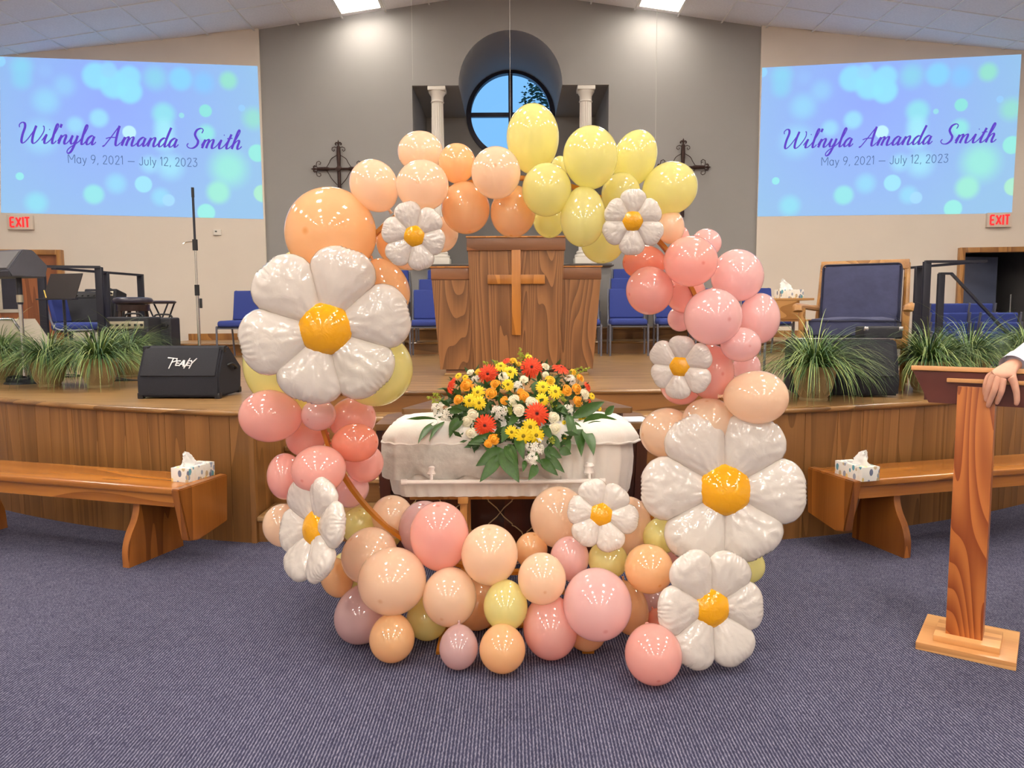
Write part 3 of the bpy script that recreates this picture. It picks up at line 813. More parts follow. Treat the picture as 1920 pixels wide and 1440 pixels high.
# ================================================================== scrolled iron crosses
M_iron = mat('brown wrought iron', (62, 44, 40), 0.5, metal=0.6, vary=0.2, scale=30, bump=0.2)
def iron_cross(cx, cz, label):
    root = thing('iron_cross', label, 'wall cross', (cx, WALL_Y - .05, cz), 0, 'scrolled iron crosses on the grey wall')
    def fleur(bm, p, d):
        p, d = Vector(p), Vector(d); s = Vector((-d.z, 0, d.x))
        add_tube(bm, [p, p + d * .025, p + d * .055, p + d * .095], [.008, .014, .017, .002], 8)
        for q in (-1, 1):
            add_tube(bm, catmull([p + d * .03, p + d * .055 + s * q * .025, p + d * .04 + s * q * .045, p + d * .02 + s * q * .035], 4), [.010] * 9 + [.011] * 4, 6)
    up, lo, side = .335, -.75, .33
    bm = BM()
    add_tube(bm, [(0, 0, lo), (0, 0, .05), (0, 0, .2), (0, 0, up)], [.030, .026, .034, .026], 8)
    obj('upright', bm, M_iron, root)
    bm = BM(); add_tube(bm, [(-side, 0, 0), (-.18, 0, 0), (-.14, 0, 0), (.14, 0, 0), (.18, 0, 0), (side, 0, 0)], [.026, .032, .018, .018, .032, .026], 8)
    obj('crossbar', bm, M_iron, root)
    obj('boss', add_box(BM(), (0, -.012, 0), (.075, .05, .09), (0, PI / 4, 0), bev=.012), M_iron, root)
    for p, d in (((0, 0, up), (0, 0, 1)), ((-side, 0, 0), (-1, 0, 0)), ((side, 0, 0), (1, 0, 0))):
        bm = BM(); fleur(bm, p, d); obj('fleur_tip', bm, M_iron, root)
    for sx in (-1, 1):
        for sz in (-1, 1):
            bm = BM()
            add_tube(bm, catmull([(sx * .19, 0, sz * .02), (sx * .15, 0, sz * .08), (sx * .11, 0, sz * .15), (sx * .03, 0, sz * (.2 if sz > 0 else .24))], 5), .006, 6)
            sp = [(sx * (.30 + .05 * math.cos(a) * (1 - a / 9)) - sx * .02, 0, sz * (.085 + .05 * math.sin(a) * (1 - a / 9))) for a in [PI * 1.1 - k * .45 + 4.2 for k in range(12)]]
            add_tube(bm, [(sx * .33, 0, sz * .02), (sx * .345, 0, sz * .06), (sx * .335, 0, sz * .10), (sx * .30, 0, sz * .115), (sx * .275, 0, sz * .095), (sx * .28, 0, sz * .07), (sx * .30, 0, sz * .07)], .006, 6)
            if sz > 0:
                add_tube(bm, [(sx * .02, 0, .31), (sx * .06, 0, .325), (sx * .095, 0, .31), (sx * .10, 0, .28), (sx * .075, 0, .26), (sx * .058, 0, .275), (sx * .07, 0, .29)], .006, 6)
            obj('scroll', bm, M_iron, root)
p = at(636, 317, WALL_Y - .03); iron_cross(p.x, p.z, 'brown scrolled iron cross on the grey wall, partly hidden by peach balloons')
p = at(1280, 314, WALL_Y - .03); iron_cross(p.x, p.z, 'brown scrolled iron cross on the grey wall, partly hidden by yellow balloons')

# ================================================================== wires hanging from the ceiling
M_wire = mat('pale thin wire', (196, 194, 190), 0.5, vary=0.02)
for x0, y0, py, lab in ((957, 9.9, 262, 'thin pale wire hanging from the roof ridge before the round window'), (774, 10.4, 150, 'thin pale wire hanging from the ceiling over the peach balloons'), (1229, 10.4, 262, 'thin pale wire hanging from the ceiling over the yellow balloons')):
    p = at(x0, py, y0)
    root = thing('hanging_wire', lab, 'wire', (p.x, p.y, ceil_z(p.x)), 0, 'wires hung from the ceiling')
    obj('wire', add_tube(BM(), [(0, 0, .02), (0, 0, p.z - ceil_z(p.x))], .0022, 5), M_wire, root)
    obj('ceiling_clip', add_lathe(BM(), [(0, .02), (.02, .02), (.02, -.01), (0, -.015)], 10), M_wire, root)

# ================================================================== tree outside the window
M_bark = mat('bark', (58, 46, 36), 0.9, vary=0.2)
M_leafout = mat('tree leaf', (44, 72, 50), 0.7, vary=0.25, scale=3)
tree = thing('garden_tree', 'leafy dark green tree outside the round window', 'tree', (1.72, 17.5, 0))
bm = BM(); add_tube(bm, [(0, 0, 0), (.05, 0, 2), (-.1, 0, 4.6), (-.2, 0, 6.6)], [.16, .13, .09, .03], 8)
add_tube(bm, [(-.05, 0, 3.6), (-.5, -.1, 4.8), (-1.0, 0, 5.6)], [.06, .04, .015], 6); add_tube(bm, [(0, 0, 3.2), (.5, .1, 4.6), (.8, 0, 5.6)], [.06, .04, .015], 6)
obj('trunk', bm, M_bark, tree)
rnd = random.Random(3); bm = BM()
for _ in range(6500):
    a, r = rnd.uniform(0, 2 * PI), rnd.random() ** .6
    h = rnd.random()
    wd = 1.35 * math.sin(PI * min(1, .15 + h * .85)) ** .7
    c = Vector((-.15 + wd * r * math.cos(a) - .15 * h, wd * r * math.sin(a) * .8, 4.4 + 3.0 * h))
    R = face_dir((rnd.uniform(-1, 1), rnd.uniform(-1, 1), rnd.uniform(-.3, 1)))
    s = rnd.uniform(.04, .07)
    vs = [bm.verts.new(c + R @ Vector(q) * s) for q in ((-1, 0, 0), (0, -.5, .1), (1.2, 0, -.1), (0, .5, .1))]
    bm.faces.new(vs)
o = obj('foliage', bm, M_leafout, tree, smooth=None); o['kind'] = 'stuff'

# ================================================================== pulpit
M_pulpit = wood('pulpit oak, bold upright grain', (98, 62, 32), (148, 100, 58), 'Z', rings=5, tone=0.03, distort=40, long=0.07, fine=0.35, rough=0.4)
M_pulpit_cap = wood('pulpit oak cap', (98, 60, 32), (136, 86, 50), 'X', rings=4, tone=0.05, rough=0.4)
M_cross = wood('honey oak', (150, 92, 30), (184, 120, 48), 'Z', rings=4, tone=0.03, rough=0.35)
PY = 6.98
pc = (at(878, 446, PY) + at(1057, 445, PY)) / 2
zc, zw = pc.z - STAGE, at(967, 502, PY + .1).z - STAGE
zb = at(967, 693, PY).z - STAGE
pulpit = thing('pulpit', 'large oak pulpit with stepped wings and a wooden cross on its front', 'pulpit', (pc.x, PY, STAGE))
def panel(bm, x0t, x1t, x0b, x1b, yt, yb, z0, z1, th):
    """Upright board between two heights; widths may differ top to bottom."""
    f = [(x0b, yb, z0), (x1b, yb, z0), (x1t, yt, z1), (x0t, yt, z1)]
    A = [bm.verts.new(p) for p in f]; B = [bm.verts.new((p[0], p[1] + th, p[2])) for p in f]
    bm.faces.new(A); bm.faces.new(B[::-1])
    for k in range(4):
        bm.faces.new((A[k], B[k], B[(k + 1) % 4], A[(k + 1) % 4]))
    return bm
ct, cb = .433, .385
capz = .115
obj('centre_panel', panel(BM(), -ct, ct, -cb, cb, 0, .02, zb, zc - capz, .5), M_pulpit, pulpit, smooth=None)
obj('centre_cap', add_box(BM(), (0, .24, zc - capz / 2), (2 * ct + .02, .52, capz), bev=.006), M_pulpit_cap, pulpit)
obj('centre_top', add_box(BM(), (0, .24, zc + .006), (2 * ct + .03, .54, .014), bev=.003), M_cross, pulpit)
wt, wb = .768, .70
for s in (-1, 1):
    a = [s * ct * .97, s * wt]; b_ = [s * cb * .97, s * wb]
    obj('wing_panel', panel(BM(), min(a), max(a), min(b_), max(b_), .05, .06, zb, zw - .11, .46), M_pulpit, pulpit, smooth=None)
    obj('wing_cap', add_box(BM(), (s * (ct + wt) / 2 - s * .01, .27, zw - .055), (wt - ct + .03, .45, .11), bev=.005), M_pulpit_cap, pulpit)
    obj('wing_top', add_box(BM(), (s * (ct + wt) / 2 - s * .01, .27, zw + .006), (wt - ct + .05, .47, .013), bev=.003), M_cross, pulpit)
obj('plinth', add_box(BM(), (0, .28, zb / 2), (2 * wb - .1, .4, zb), bev=.004), M_pulpit_cap, pulpit)
obj('shoe_moulding', add_box(BM(), (0, .28, .012), (2 * wb - .07, .43, .024), bev=.006), M_oak_x, pulpit)
cz1, cz0 = at(965, 469, PY).z - STAGE, at(968, 628, PY).z - STAGE
czm = at(968, 524, PY).z - STAGE
obj('cross_upright', rect((.0, -.014, (cz1 + cz0) / 2), (.082, .03, cz1 - cz0), bev=.003), M_cross, pulpit)
obj('cross_arm', rect((.0, -.0135, czm), (.515, .028, .082), bev=.003), M_cross, pulpit)
# open book / tray on the wing
obj('wing_ledge', add_box(BM(), (wt + .02, .2, zw + .016), (.2, .3, .012), bev=.003), mat('black tray', (40, 38, 44), 0.4), pulpit)

# ================================================================== choir chairs
M_blue = mat('royal blue chair fabric', (52, 68, 142), 0.9, vary=0.10, scale=250, bump=0.3, bscale=600)
M_frame = mat('grey steel tube', (118, 120, 134), 0.4, metal=0.5, vary=0.04)
M_blackp = mat('black plastic', (26, 26, 30), 0.5, vary=0.1)
def choir_chair():
    t = thing('choir_chair', 'x', 'chair')
    bm = add_box(BM(), (0, -.0, .44), (.47, .46, .085), bev=.035, seg=3)
    for v in bm.verts:                                     # waterfall front, crowned top
        if v.co.z > .44: v.co.z += .018 * (1 - (v.co.x / .235) ** 2) - .02 * max(0, -v.co.y - .12) * 4
    obj('seat', bm, M_blue, t)
    obj('seat_pan', rect((0, 0, .385), (.42, .40, .02)), M_blackp, t)
    bm = add_box(BM(), (0, 0, 0), (.455, .05, .40), bev=.022, seg=3)
    for v in bm.verts: v.co.y += .03 * (v.co.x / .23) ** 2 * -1
    bm.transform(Matrix.Translation((0, .245, .68)) @ Matrix.Rotation(-.16, 4, 'X'))
    obj('backrest', bm, M_blue, t)
    for s in (-1, 1):
        obj('leg', add_tube(BM(), [(s * .245, -.22, .40), (s * .245, -.225, .02), (s * .245, -.225, 0)], .013, 8), M_frame, t)
        obj('leg', add_tube(BM(), [(s * .245, .17, .40), (s * .25, .23, .0)], .013, 8), M_frame, t)
        obj('back_frame', add_tube(BM(), catmull([(s * .245, -.22, .40), (s * .246, .1, .40), (s * .242, .20, .46), (s * .238, .27, .72), (s * .236, .31, .885)], 4), .013, 8), M_frame, t)
    for x_, y_, z_ in ((.245, .17, .38), (.245, -.2, .38), (.237, .27, .73)):
        obj('cross_rail', add_tube(BM(), [(-x_, y_, z_), (x_, y_, z_)], .010, 6), M_frame, t)
    return t
proto = choir_chair(); used = False
ROWS = [(10.22, STAGE, (454, 542, 630, 718, 806, 1090, 1177, 1265, 1353, 1437), 'the row standing on the stage floor'),
        (10.93, STAGE + .17, (513, 600, 690, 815, 1090, 1178, 1262), 'the row on the lower choir riser'),
        (11.62, STAGE + .34, (737, 830, 1090, 1180), 'the top row against the grey wall')]
for ry, rz, pxs, what in ROWS:
    for px in pxs:
        p = at(px, 600, ry)
        rot = -.10 * p.x / 3.5 if abs(p.x) < 3.2 else (-.30 if p.x > 0 else .22) * -.6
        rot = p.x / 3.5 * -.12
        lab = 'blue padded chair in ' + what
        if px == 454: lab = 'blue padded chair ending its row beside the black floor monitor with a logo'; rot = -.16
        if px == 1437: lab = 'blue padded chair ending its row behind the small wooden desk'; rot = .3
        if not used:
            proto.location = (p.x, ry, rz); proto.rotation_euler = (0, 0, rot); proto['label'] = lab; proto['group'] = 'blue choir chairs'; used = True
        else:
            dup(proto, (p.x, ry, rz), rot, lab, 'blue choir chairs')

# ================================================================== communion table
M_table = wood('dark mahogany', (50, 20, 8), (88, 40, 18), 'Z', rings=4, tone=0.03, rough=0.3, coat=0.3)
M_tabletop = wood('brown table top', (104, 74, 42), (138, 102, 62), 'X', rings=5, tone=0.03, rough=0.3, coat=0.25)
M_line = mat('cream inlay', (206, 176, 128), 0.5, vary=0.05)
table = thing('communion_table', 'brown communion table with raised top and quatrefoil-lined front behind the casket', 'table', (0, 4.22, 0))
out = [(-.76, 0), (.78, 0), (.78, .42), (.62, .66), (-.6, .66), (-.76, .42)]
obj('table_top', add_slab(BM(), out, .745, .78), M_tabletop, table, smooth=None)
out2 = [(-.60, .0), (.655, .0), (.67, .03), (.46, .64), (-.42, .64), (-.615, .03)]
obj('raised_top', add_slab(BM(), out2, .835, .865), M_tabletop, table, smooth=None)
obj('raised_base', add_slab(BM(), [(x * .93, y * .9 + .04) for x, y in out2], .78, .835), M_table, table, smooth=None)
obj('front_panel', rect((.01, .05, .37), (1.40, .03, .70)), M_table, table, smooth=None)
for s in (-1, 1):
    obj('leg', panel(BM(), s * .73 - .03, s * .73 + .03, s * .70 - .03, s * .70 + .03, .02, .02, 0, .745, .3), M_table, table, smooth=None)
def ogee(cx, cz, w, h):
    q = [(0, 1), (-.16, .82), (-.42, .62), (-.5, .56), (-.5, .50), (-.62, .46), (-.9, .25), (-1, 0)]
    L1 = [(-abs(x), z) for x, z in q]
    loop = L1 + [(x, -z) for x, z in L1[::-1][1:]] + [(-x, -z) for x, z in L1[1:]] + [(-x, z) for x, z in L1[::-1][1:-1]]
    return [(cx + x * w, .03, cz + z * h) for x, z in loop]
for k in range(-2, 3):
    obj('inlay_loop', add_tube(BM(), ogee(k * .272 - .07, .42, .134, .15), .0035, 6, closed=True), M_line, table)
    obj('inlay_loop', add_tube(BM(), ogee(k * .272 - .07, .12, .134, .15), .0035, 6, closed=True), M_line, table)
pp = thing('paper_sheet', 'white paper sheet on the end of the communion table', 'paper', (.705, 4.36, .7815)); 
obj('sheet', rect((0, 0, .001), (.13, .2, .002), (0, 0, .1)), mat('white paper', (225, 232, 245), 0.7, vary=0.01), pp)

# ================================================================== casket and its stand
M_cloth = mat('white casket cloth', (236, 232, 225), 0.75, vary=0.02, scale=20, bump=0.15, bscale=40)
M_embr = mat('white embroidered cloth', (245, 241, 234), 0.6, vary=0.03, scale=60, bump=0.18, bscale=70)
M_whitebar = mat('white enamel', (240, 234, 228), 0.3, vary=0.01)
M_lightwood = wood('pale pine', (190, 128, 62), (222, 166, 96), 'Z', rings=4, tone=0.03)
CX, CY0, CY1 = (at(712, 830, 3.62).x + at(1203, 832, 3.62).x) / 2, 3.62, 4.10
CW = (at(1203, 832, 3.62).x - at(712, 830, 3.62).x) / 2
casket = thing('casket', 'small white cloth-covered casket with embroidered drape under the flower spray', 'casket', (CX, (CY0 + CY1) / 2, .51))
HD = (CY1 - CY0) / 2
def casket_ring(hw, hd, c, n=360):
    P = [(-hw + c, -hd), (hw - c, -hd), (hw, -hd + c), (hw, hd - c), (hw - c, hd), (-hw + c, hd), (-hw, hd - c), (-hw, -hd + c)]
    segs = [(Vector(P[i]), Vector(P[(i + 1) % 8])) for i in range(8)]
    tot = sum((b - a).length for a, b in segs); out = []
    for a, b in segs:
        k = max(3, round(n * (b - a).length / tot))
        out += [a.lerp(b, j / k) for j in range(k)]
    return out
def loft(bm, rings, cap0=True, cap1=True):
    R = [[bm.verts.new(p) for p in r] for r in rings]
    n = len(R[0])
    for A, B in zip(R, R[1:]):
        for k in range(n):
            bm.faces.new((A[k], A[(k + 1) % n], B[(k + 1) % n], B[k]))
    if cap0: bm.faces.new(R[0][::-1])
    if cap1: bm.faces.new(R[-1])
rings = []
base = casket_ring(CW - .015, HD - .01, .07)
for z, s in ((0, .94), (.02, .955), (.1, .975), (.18, .985), (.25, .975), (.272, .96)):
    r = []
    for i, p in enumerate(base):
        pl = .0035 * math.sin(i * .9 + .8 * math.sin(i * .13)) + .004 * noise.noise(Vector((i * .11, z * 5, 2)))
        d = p.normalized()
        r.append(Vector((p.x * s + d.x * pl, p.y * s + d.y * pl * 1.5, z)))
    rings.append(r)
bm = BM(); loft(bm, rings); obj('casket_body', bm, M_cloth, casket, smooth=60)
rings = []
lid = casket_ring(CW, HD + .005, .075, 300)
for z, s, t in ((.255, .97, 1), (.262, 1.0, 1), (.285, 1.0, 1), (.30, .985, .99), (.33, .95, .93), (.352, .88, .80), (.365, .74, .6), (.372, .5, .35), (.374, .2, .1)):
    r = []
    for i, p in enumerate(lid):
        w = .006 * noise.noise(Vector((p.x * 9, p.y * 9, z * 8))) + .003 * math.sin(i * .55) * (1 if .28 < z < .36 else .3)
        r.append(Vector((p.x * s, p.y * t, z + w)))
    rings.append(r)
bm = BM(); loft(bm, rings); obj('lid', bm, M_cloth, casket, smooth=60)
obj('lid_piping', add_tube(BM(), [(p.x * 1.003, p.y * 1.004, .262 + .003 * math.sin(i * .7)) for i, p in enumerate(lid)], .006, 6, closed=True), M_cloth, casket)
# ruffled top seam along the lid
bm = BM(); add_tube(bm, [(-CW * .9 + 1.8 * CW * k / 80, .03 + .004 * math.sin(k * 1.7), .366 + .006 * math.sin(k * 2.4) - .03 * abs((k - 40) / 40) ** 3) for k in range(81)], .008, 6)
obj('lid_ruffle', bm, M_cloth, casket)
# hanging embroidered drape on the front
bm = BM(); nx, nz = 90, 14
x0, x1 = -CW - .004, .24
G = []
for j in range(nz + 1):
    row = []
    for i in range(nx + 1):
        u = i / nx; v = j / nz
        x = x0 + (x1 - x0) * u
        cor = max(0, (-CW + .075) - x)
        drop = .165 + .012 * math.sin(u * 21) + .006 * math.sin(u * 47 + 1)
        y = -HD - .008 + cor - .016 * math.sin(v * PI) - .010 * v * math.sin(u * 26 + 1.5 * math.sin(v * 3)) - .006 * noise.noise(Vector((u * 20, v * 6, 1)))
        row.append(bm.verts.new((x, y, .262 - drop * v)))
    G.append(row)
for j in range(nz):
    for i in range(nx):
        bm.faces.new((G[j][i], G[j + 1][i], G[j + 1][i + 1], G[j][i + 1]))
bmesh.ops.solidify(bm, geom=bm.faces[:], thickness=.004)
obj('drape', bm, M_embr, casket, smooth=60)
hz = at(900, 904, 3.58).z - .51
xa, xb = at(757, 904, 3.57).x - CX, at(1130, 904, 3.57).x - CX
bar = obj('handle_bar', add_tube(BM(), [(xa, -HD - .035, hz), (xb, -HD - .035, hz)], .0115, 12), M_whitebar, casket)
for x in (xa, xb):
    obj('bar_cap', add_tube(BM(), [(x - .014, -HD - .035, hz), (x + .014, -HD - .035, hz)], .0145, 12), M_whitebar, bar)
for px in (808, 1106):
    x = at(px, 890, 3.57).x - CX
    bm = BM(); add_tube(bm, [(x, -HD - .035, hz), (x, -HD - .03, hz + .03), (x, -HD - .005, hz + .045)], .007, 8)
    add_lathe(bm, [(0, 0), (.02, .002), (.026, .012), (.02, .03), (.026, .045), (.016, .06), (0, .062)], 12, (x, -HD - .006, hz + .025))
    obj('handle_bracket', bm, M_whitebar, bar)
stand = thing('casket_stand', 'pale wooden stand carrying the white casket', 'stand', (CX, (CY0 + CY1) / 2, 0))
for px in (870, 1052):
    x = at(px, 960, 3.72).x - CX
    for y in (-.15, .15):
        obj('leg', rect((x, y, .245), (.036, .036, .49), bev=.004), M_lightwood, stand)
    obj('end_rail', rect((x, 0, .49), (.05, .42, .035), bev=.004), M_lightwood, stand)
for y in (-.13, .13):
    obj('long_rail', rect((0, y, .494), (1.0, .03, .033), bev=.004), M_lightwood, stand)
obj('brace', add_tube(BM(), [(at(876, 960, 3.72).x - CX, -.12, .10), (.25, .12, .10)], .006, 8), M_chrome, stand)

# ================================================================== pews
M_pew = wood('orange pew oak', (140, 80, 24), (186, 118, 46), 'X', rings=5, tone=0.04, rough=0.25, coat=0.4)
M_pew_end = wood('orange pew oak upright', (120, 66, 20), (166, 100, 40), 'Z', rings=4, tone=0.05, rough=0.3, coat=0.3)
SEAT = .455
def pew(side, f0, f1, label):
    """f0 the front corner at the end block, f1 further along the front edge (pixels on the seat level)."""
    a, b_ = on(*f0, SEAT), on(*f1, SEAT)
    d = (b_ - a); d.z = 0; d.normalize()
    root = thing('pew_bench', label, 'bench', (a.x, a.y, 0), 0, 'backless pew benches before the stage')
    y = Vector((0, 0, 1)).cross(d) if side > 0 else d.cross(Vector((0, 0, 1)))
    # local X runs away from the end block, local Y towards the stage
    y = Vector((-d.y, d.x, 0))
    if y.y < 0: y = -y
    z = Vector((0, 0, 1))
    hand = 1 if d.cross(y).z > 0 else -1
    X = d if hand > 0 else -d                      # keep a proper rotation; mirror the layout with h
    root.matrix_world = basis(X, y, z, Vector((a.x, a.y, 0)))
    h = hand
    Ls, dep = 3.3, .37
    obj('seat', rect((h * Ls / 2, dep / 2, SEAT - .02), (Ls, dep, .04), bev=.014, seg=3), M_pew, root)
    obj('apron', rect((h * Ls / 2, .035, SEAT - .075), (Ls - .03, .025, .07)), M_pew, root)
    obj('rear_apron', rect((h * Ls / 2, dep - .03, SEAT - .075), (Ls - .03, .025, .07)), M_pew, root)
    bm = BM()
    o = [(-.02, SEAT), (dep + .015, SEAT + .004), (dep + .0, SEAT - .27), (.12, SEAT - .315), (.045, SEAT - .30)]
    A = [(-h * .02, yy, zz) for yy, zz in o]; 
    va = [bm.verts.new((-h * .055, yy, zz)) for yy, zz in o]; vb = [bm.verts.new((h * .0, yy, zz)) for yy, zz in o]
    bm.faces.new(va); bm.faces.new(vb[::-1])
    for k in range(5):
        bm.faces.new((va[k], vb[k], vb[(k + 1) % 5], va[(k + 1) % 5]))
    bmesh.ops.bevel(bm, geom=[e for e in bm.edges], offset=.006, segments=2, affect='EDGES')
    obj('end_block', bm, M_pew_end, root)
    for xl in (.30, 1.7, 3.05):
        o = catmull([(.02, SEAT - .04, 0), (.05, SEAT - .12, 0), (.03, SEAT - .2, 0), (-.02, SEAT - .28, 0), (-.045, SEAT - .36, 0), (-.045, 0, 0)], 5)
        o2 = catmull([(dep - .02, SEAT - .04, 0), (dep - .06, SEAT - .14, 0), (dep - .03, SEAT - .25, 0), (dep, .12, 0), (dep + .01, 0, 0)], 5)
        loop = [(p.x, p.y) for p in o] + [(p.x, p.y) for p in o2[::-1]]
        bm = BM(); va = [bm.verts.new((h * (xl - .022), yy, zz)) for yy, zz in loop]; vb = [bm.verts.new((h * (xl + .022), yy, zz)) for yy, zz in loop]
        bm.faces.new(va); bm.faces.new(vb[::-1])
        for k in range(len(va)):
            bm.faces.new((va[k], vb[k], vb[(k + 1) % len(va)], va[(k + 1) % len(va)]))
        obj('leg', bm, M_pew_end, root)
    return root
pew_l = pew(-1, (324, 916), (0, 891), 'orange oak pew bench under the floor monitor stage side, tissue box on its end')
pew_r = pew(1, (1612, 901), (1920, 878), 'orange oak pew bench running behind the wooden lectern')
pew_l['label'] = 'orange oak pew bench below the potted grasses and logo monitor'

# ================================================================== tissue boxes
def tissue_material():
    m = bpy.data.materials.new('leaf-printed carton'); m.use_nodes = True
    nt = m.node_tree; N, L = nt.nodes, nt.links; b = N['Principled BSDF']
    tc = N.new('ShaderNodeTexCoord'); mp = N.new('ShaderNodeMapping'); mp.inputs['Scale'].default_value = (1, 1, .62); L.new(tc.outputs['Object'], mp.inputs['Vector'])
    v = N.new('ShaderNodeTexVoronoi'); v.inputs['Scale'].default_value = 38; L.new(mp.outputs[0], v.inputs['Vector'])
    sp = N.new('ShaderNodeSeparateColor'); L.new(v.outputs['Color'], sp.inputs[0])
    r = N.new('ShaderNodeValToRGB'); r.color_ramp.interpolation = 'CONSTANT'
    for p, c in ((0.0, (150, 160, 178)), (.2, (232, 206, 130)), (.38, (96, 156, 172)), (.52, (196, 176, 140)), (.66, (110, 118, 140)), (.8, (232, 228, 216))):
        e = r.color_ramp.elements[0] if p == 0 else r.color_ramp.elements.new(p)
        e.color = (*lin(c), 1)
    L.new(sp.outputs[0], r.inputs['Fac'])
    d = N.new('ShaderNodeMath'); d.operation = 'GREATER_THAN'; d.inputs[1].default_value = .46; L.new(v.outputs['Distance'], d.inputs[0])
    mx = N.new('ShaderNodeMix'); mx.data_type = 'RGBA'; L.new(d.outputs[0], mx.inputs[0]); L.new(r.outputs['Color'], mx.inputs[6]); mx.inputs[7].default_value = (*lin((236, 234, 226)), 1)
    L.new(mx.outputs[2], b.inputs['Base Color']); b.inputs['Roughness'].default_value = .5
    return m
M_tissuebox = tissue_material()
M_tissue = mat('white tissue paper', (240, 238, 234), 0.9, vary=0.01, sss=0.0)
def tissue_box(loc, rz, label, tall=.085, seed=1):
    root = thing('tissue_box', label, 'tissue box', loc, rz, 'leaf-printed tissue boxes')
    obj('carton', rect((0, 0, .04), (.225, .115, .08), bev=.002), M_tissuebox, root)
    obj('slot_film', add_slab(BM(), [(.075 * math.cos(a), .028 * math.sin(a)) for a in [2 * PI * k / 24 for k in range(24)]], .079, .0815), mat('clear film', (206, 206, 210), 0.2), root)
    bm = BM(); rn = random.Random(seed); n = 22; G = []
    for j in range(9):
        v = j / 8; row = []
        for k in range(n):
            a = 2 * PI * k / n
            w = (1 - v) ** .55 * (1 + .25 * math.sin(3 * a + seed + v * 3))
            row.append(bm.verts.new((-.03 + .055 * w * math.cos(a) - .035 * v * v + .006 * rn.uniform(-1, 1), .024 * w * math.sin(a) + .005 * rn.uniform(-1, 1), .078 + tall * v + .006 * math.sin(5 * a) * v)))
        G.append(row)
    for A, B in zip(G, G[1:]):
        for k in range(n):
            bm.faces.new((A[k], A[(k + 1) % n], B[(k + 1) % n], B[k]))
    bm.faces.new(G[-1])
    obj('tissue', bm, M_tissue, root, smooth=60)
    return root
def on_pew(pw, x, y):
    return pw.matrix_world @ Vector((x, y, SEAT - .001))
bpy.context.view_layer.update()
for pw, px, py, lab, seed in ((pew_l, 363, 896, 'leaf-printed tissue box at the end of the pew below the floor monitor', 1), (pew_r, 1606, 894, 'leaf-printed tissue box at the end of the pew behind the lectern', 5)):
    p = on(px, py, SEAT)
    d = pw.matrix_world.to_3x3().col[1]
    tissue_box((p.x, p.y, SEAT - .002), math.atan2(d.y, d.x), lab, seed=seed)

# ================================================================== balloon arch
def latex(name, rgb, trans=0.5, tip=0.75):
    m = bpy.data.materials.new(name); m.use_nodes = True
    nt = m.node_tree; N, L = nt.nodes, nt.links; b = N['Principled BSDF']
    c = lin(rgb)
    tc = N.new('ShaderNodeTexCoord')
    d = N.new('ShaderNodeVectorMath'); d.operation = 'DISTANCE'; d.inputs[1].default_value = (0, 0, 1); L.new(tc.outputs['Object'], d.inputs[0])
    rp = N.new('ShaderNodeValToRGB'); e = rp.color_ramp.elements
    e[0].position = 0.03; e[0].color = (*[x ** 1.5 * .9 for x in c], 1); e[1].position = .10; e[1].color = (*c, 1)      # thicker latex at the crown
    L.new(d.outputs['Value'], rp.inputs['Fac'])
    nz = N.new('ShaderNodeTexNoise'); nz.inputs['Scale'].default_value = 1.4
    oi = N.new('ShaderNodeObjectInfo'); av = N.new('ShaderNodeVectorMath'); L.new(tc.outputs['Object'], av.inputs[0]); L.new(oi.outputs['Location'], av.inputs[1]); L.new(av.outputs[0], nz.inputs['Vector'])
    hs = N.new('ShaderNodeHueSaturation'); mr = N.new('ShaderNodeMapRange'); mr.inputs['To Min'].default_value = .95; mr.inputs['To Max'].default_value = 1.05
    L.new(nz.outputs['Fac'], mr.inputs['Value']); L.new(mr.outputs[0], hs.inputs['Saturation']); L.new(rp.outputs['Color'], hs.inputs['Color'])
    L.new(hs.outputs['Color'], b.inputs['Base Color'])
    b.inputs['Roughness'].default_value = 0.6; _inp(b, 'Specular IOR Level', 0.0)
    tr = N.new('ShaderNodeBsdfTranslucent'); L.new(hs.outputs['Color'], tr.inputs['Color'])
    mx = N.new('ShaderNodeMixShader'); mx.inputs[0].default_value = trans
    L.new(b.outputs[0], mx.inputs[1]); L.new(tr.outputs[0], mx.inputs[2])
    tp = N.new('ShaderNodeBsdfTransparent'); m3 = N.new('ShaderNodeMixShader'); m3.inputs[0].default_value = .10      # thin latex lets a little through
    L.new(mx.outputs[0], m3.inputs[1]); L.new(tp.outputs[0], m3.inputs[2]); gl = N.new('ShaderNodeBsdfGlossy'); gl.inputs['Roughness'].default_value = 0.075; fr = N.new('ShaderNodeFresnel'); fr.inputs[0].default_value = 1.65
    m4 = N.new('ShaderNodeMixShader'); ge = N.new('ShaderNodeNewGeometry'); iv = N.new('ShaderNodeMath'); iv.operation = 'SUBTRACT'; iv.inputs[0].default_value = 1; L.new(ge.outputs['Backfacing'], iv.inputs[1]); fm = N.new('ShaderNodeMath'); fm.operation = 'MULTIPLY'; L.new(fr.outputs[0], fm.inputs[0]); L.new(iv.outputs[0], fm.inputs[1]); L.new(fm.outputs[0], m4.inputs[0]); L.new(m3.outputs[0], m4.inputs[1]); L.new(gl.outputs[0], m4.inputs[2]); L.new(m4.outputs[0], N['Material Output'].inputs[0])
    return m
LATEX = {'P': ('pale peach', latex('pale peach latex', (255, 228, 200))), 'O': ('orange peach', latex('orange peach latex', (255, 212, 162))),
         'Y': ('pale yellow', latex('pale yellow latex', (246, 240, 168))), 'K': ('salmon pink', latex('salmon pink latex', (255, 200, 190))),
         'C': ('coral', latex('coral latex', (252, 176, 152))), 'L': ('dusty lilac pink', latex('dusty lilac latex', (230, 196, 196))),
         'W': ('pale rose', latex('pale rose latex', (252, 214, 212)))}
BM_BALLOON, BM_KNOT = {}, {}
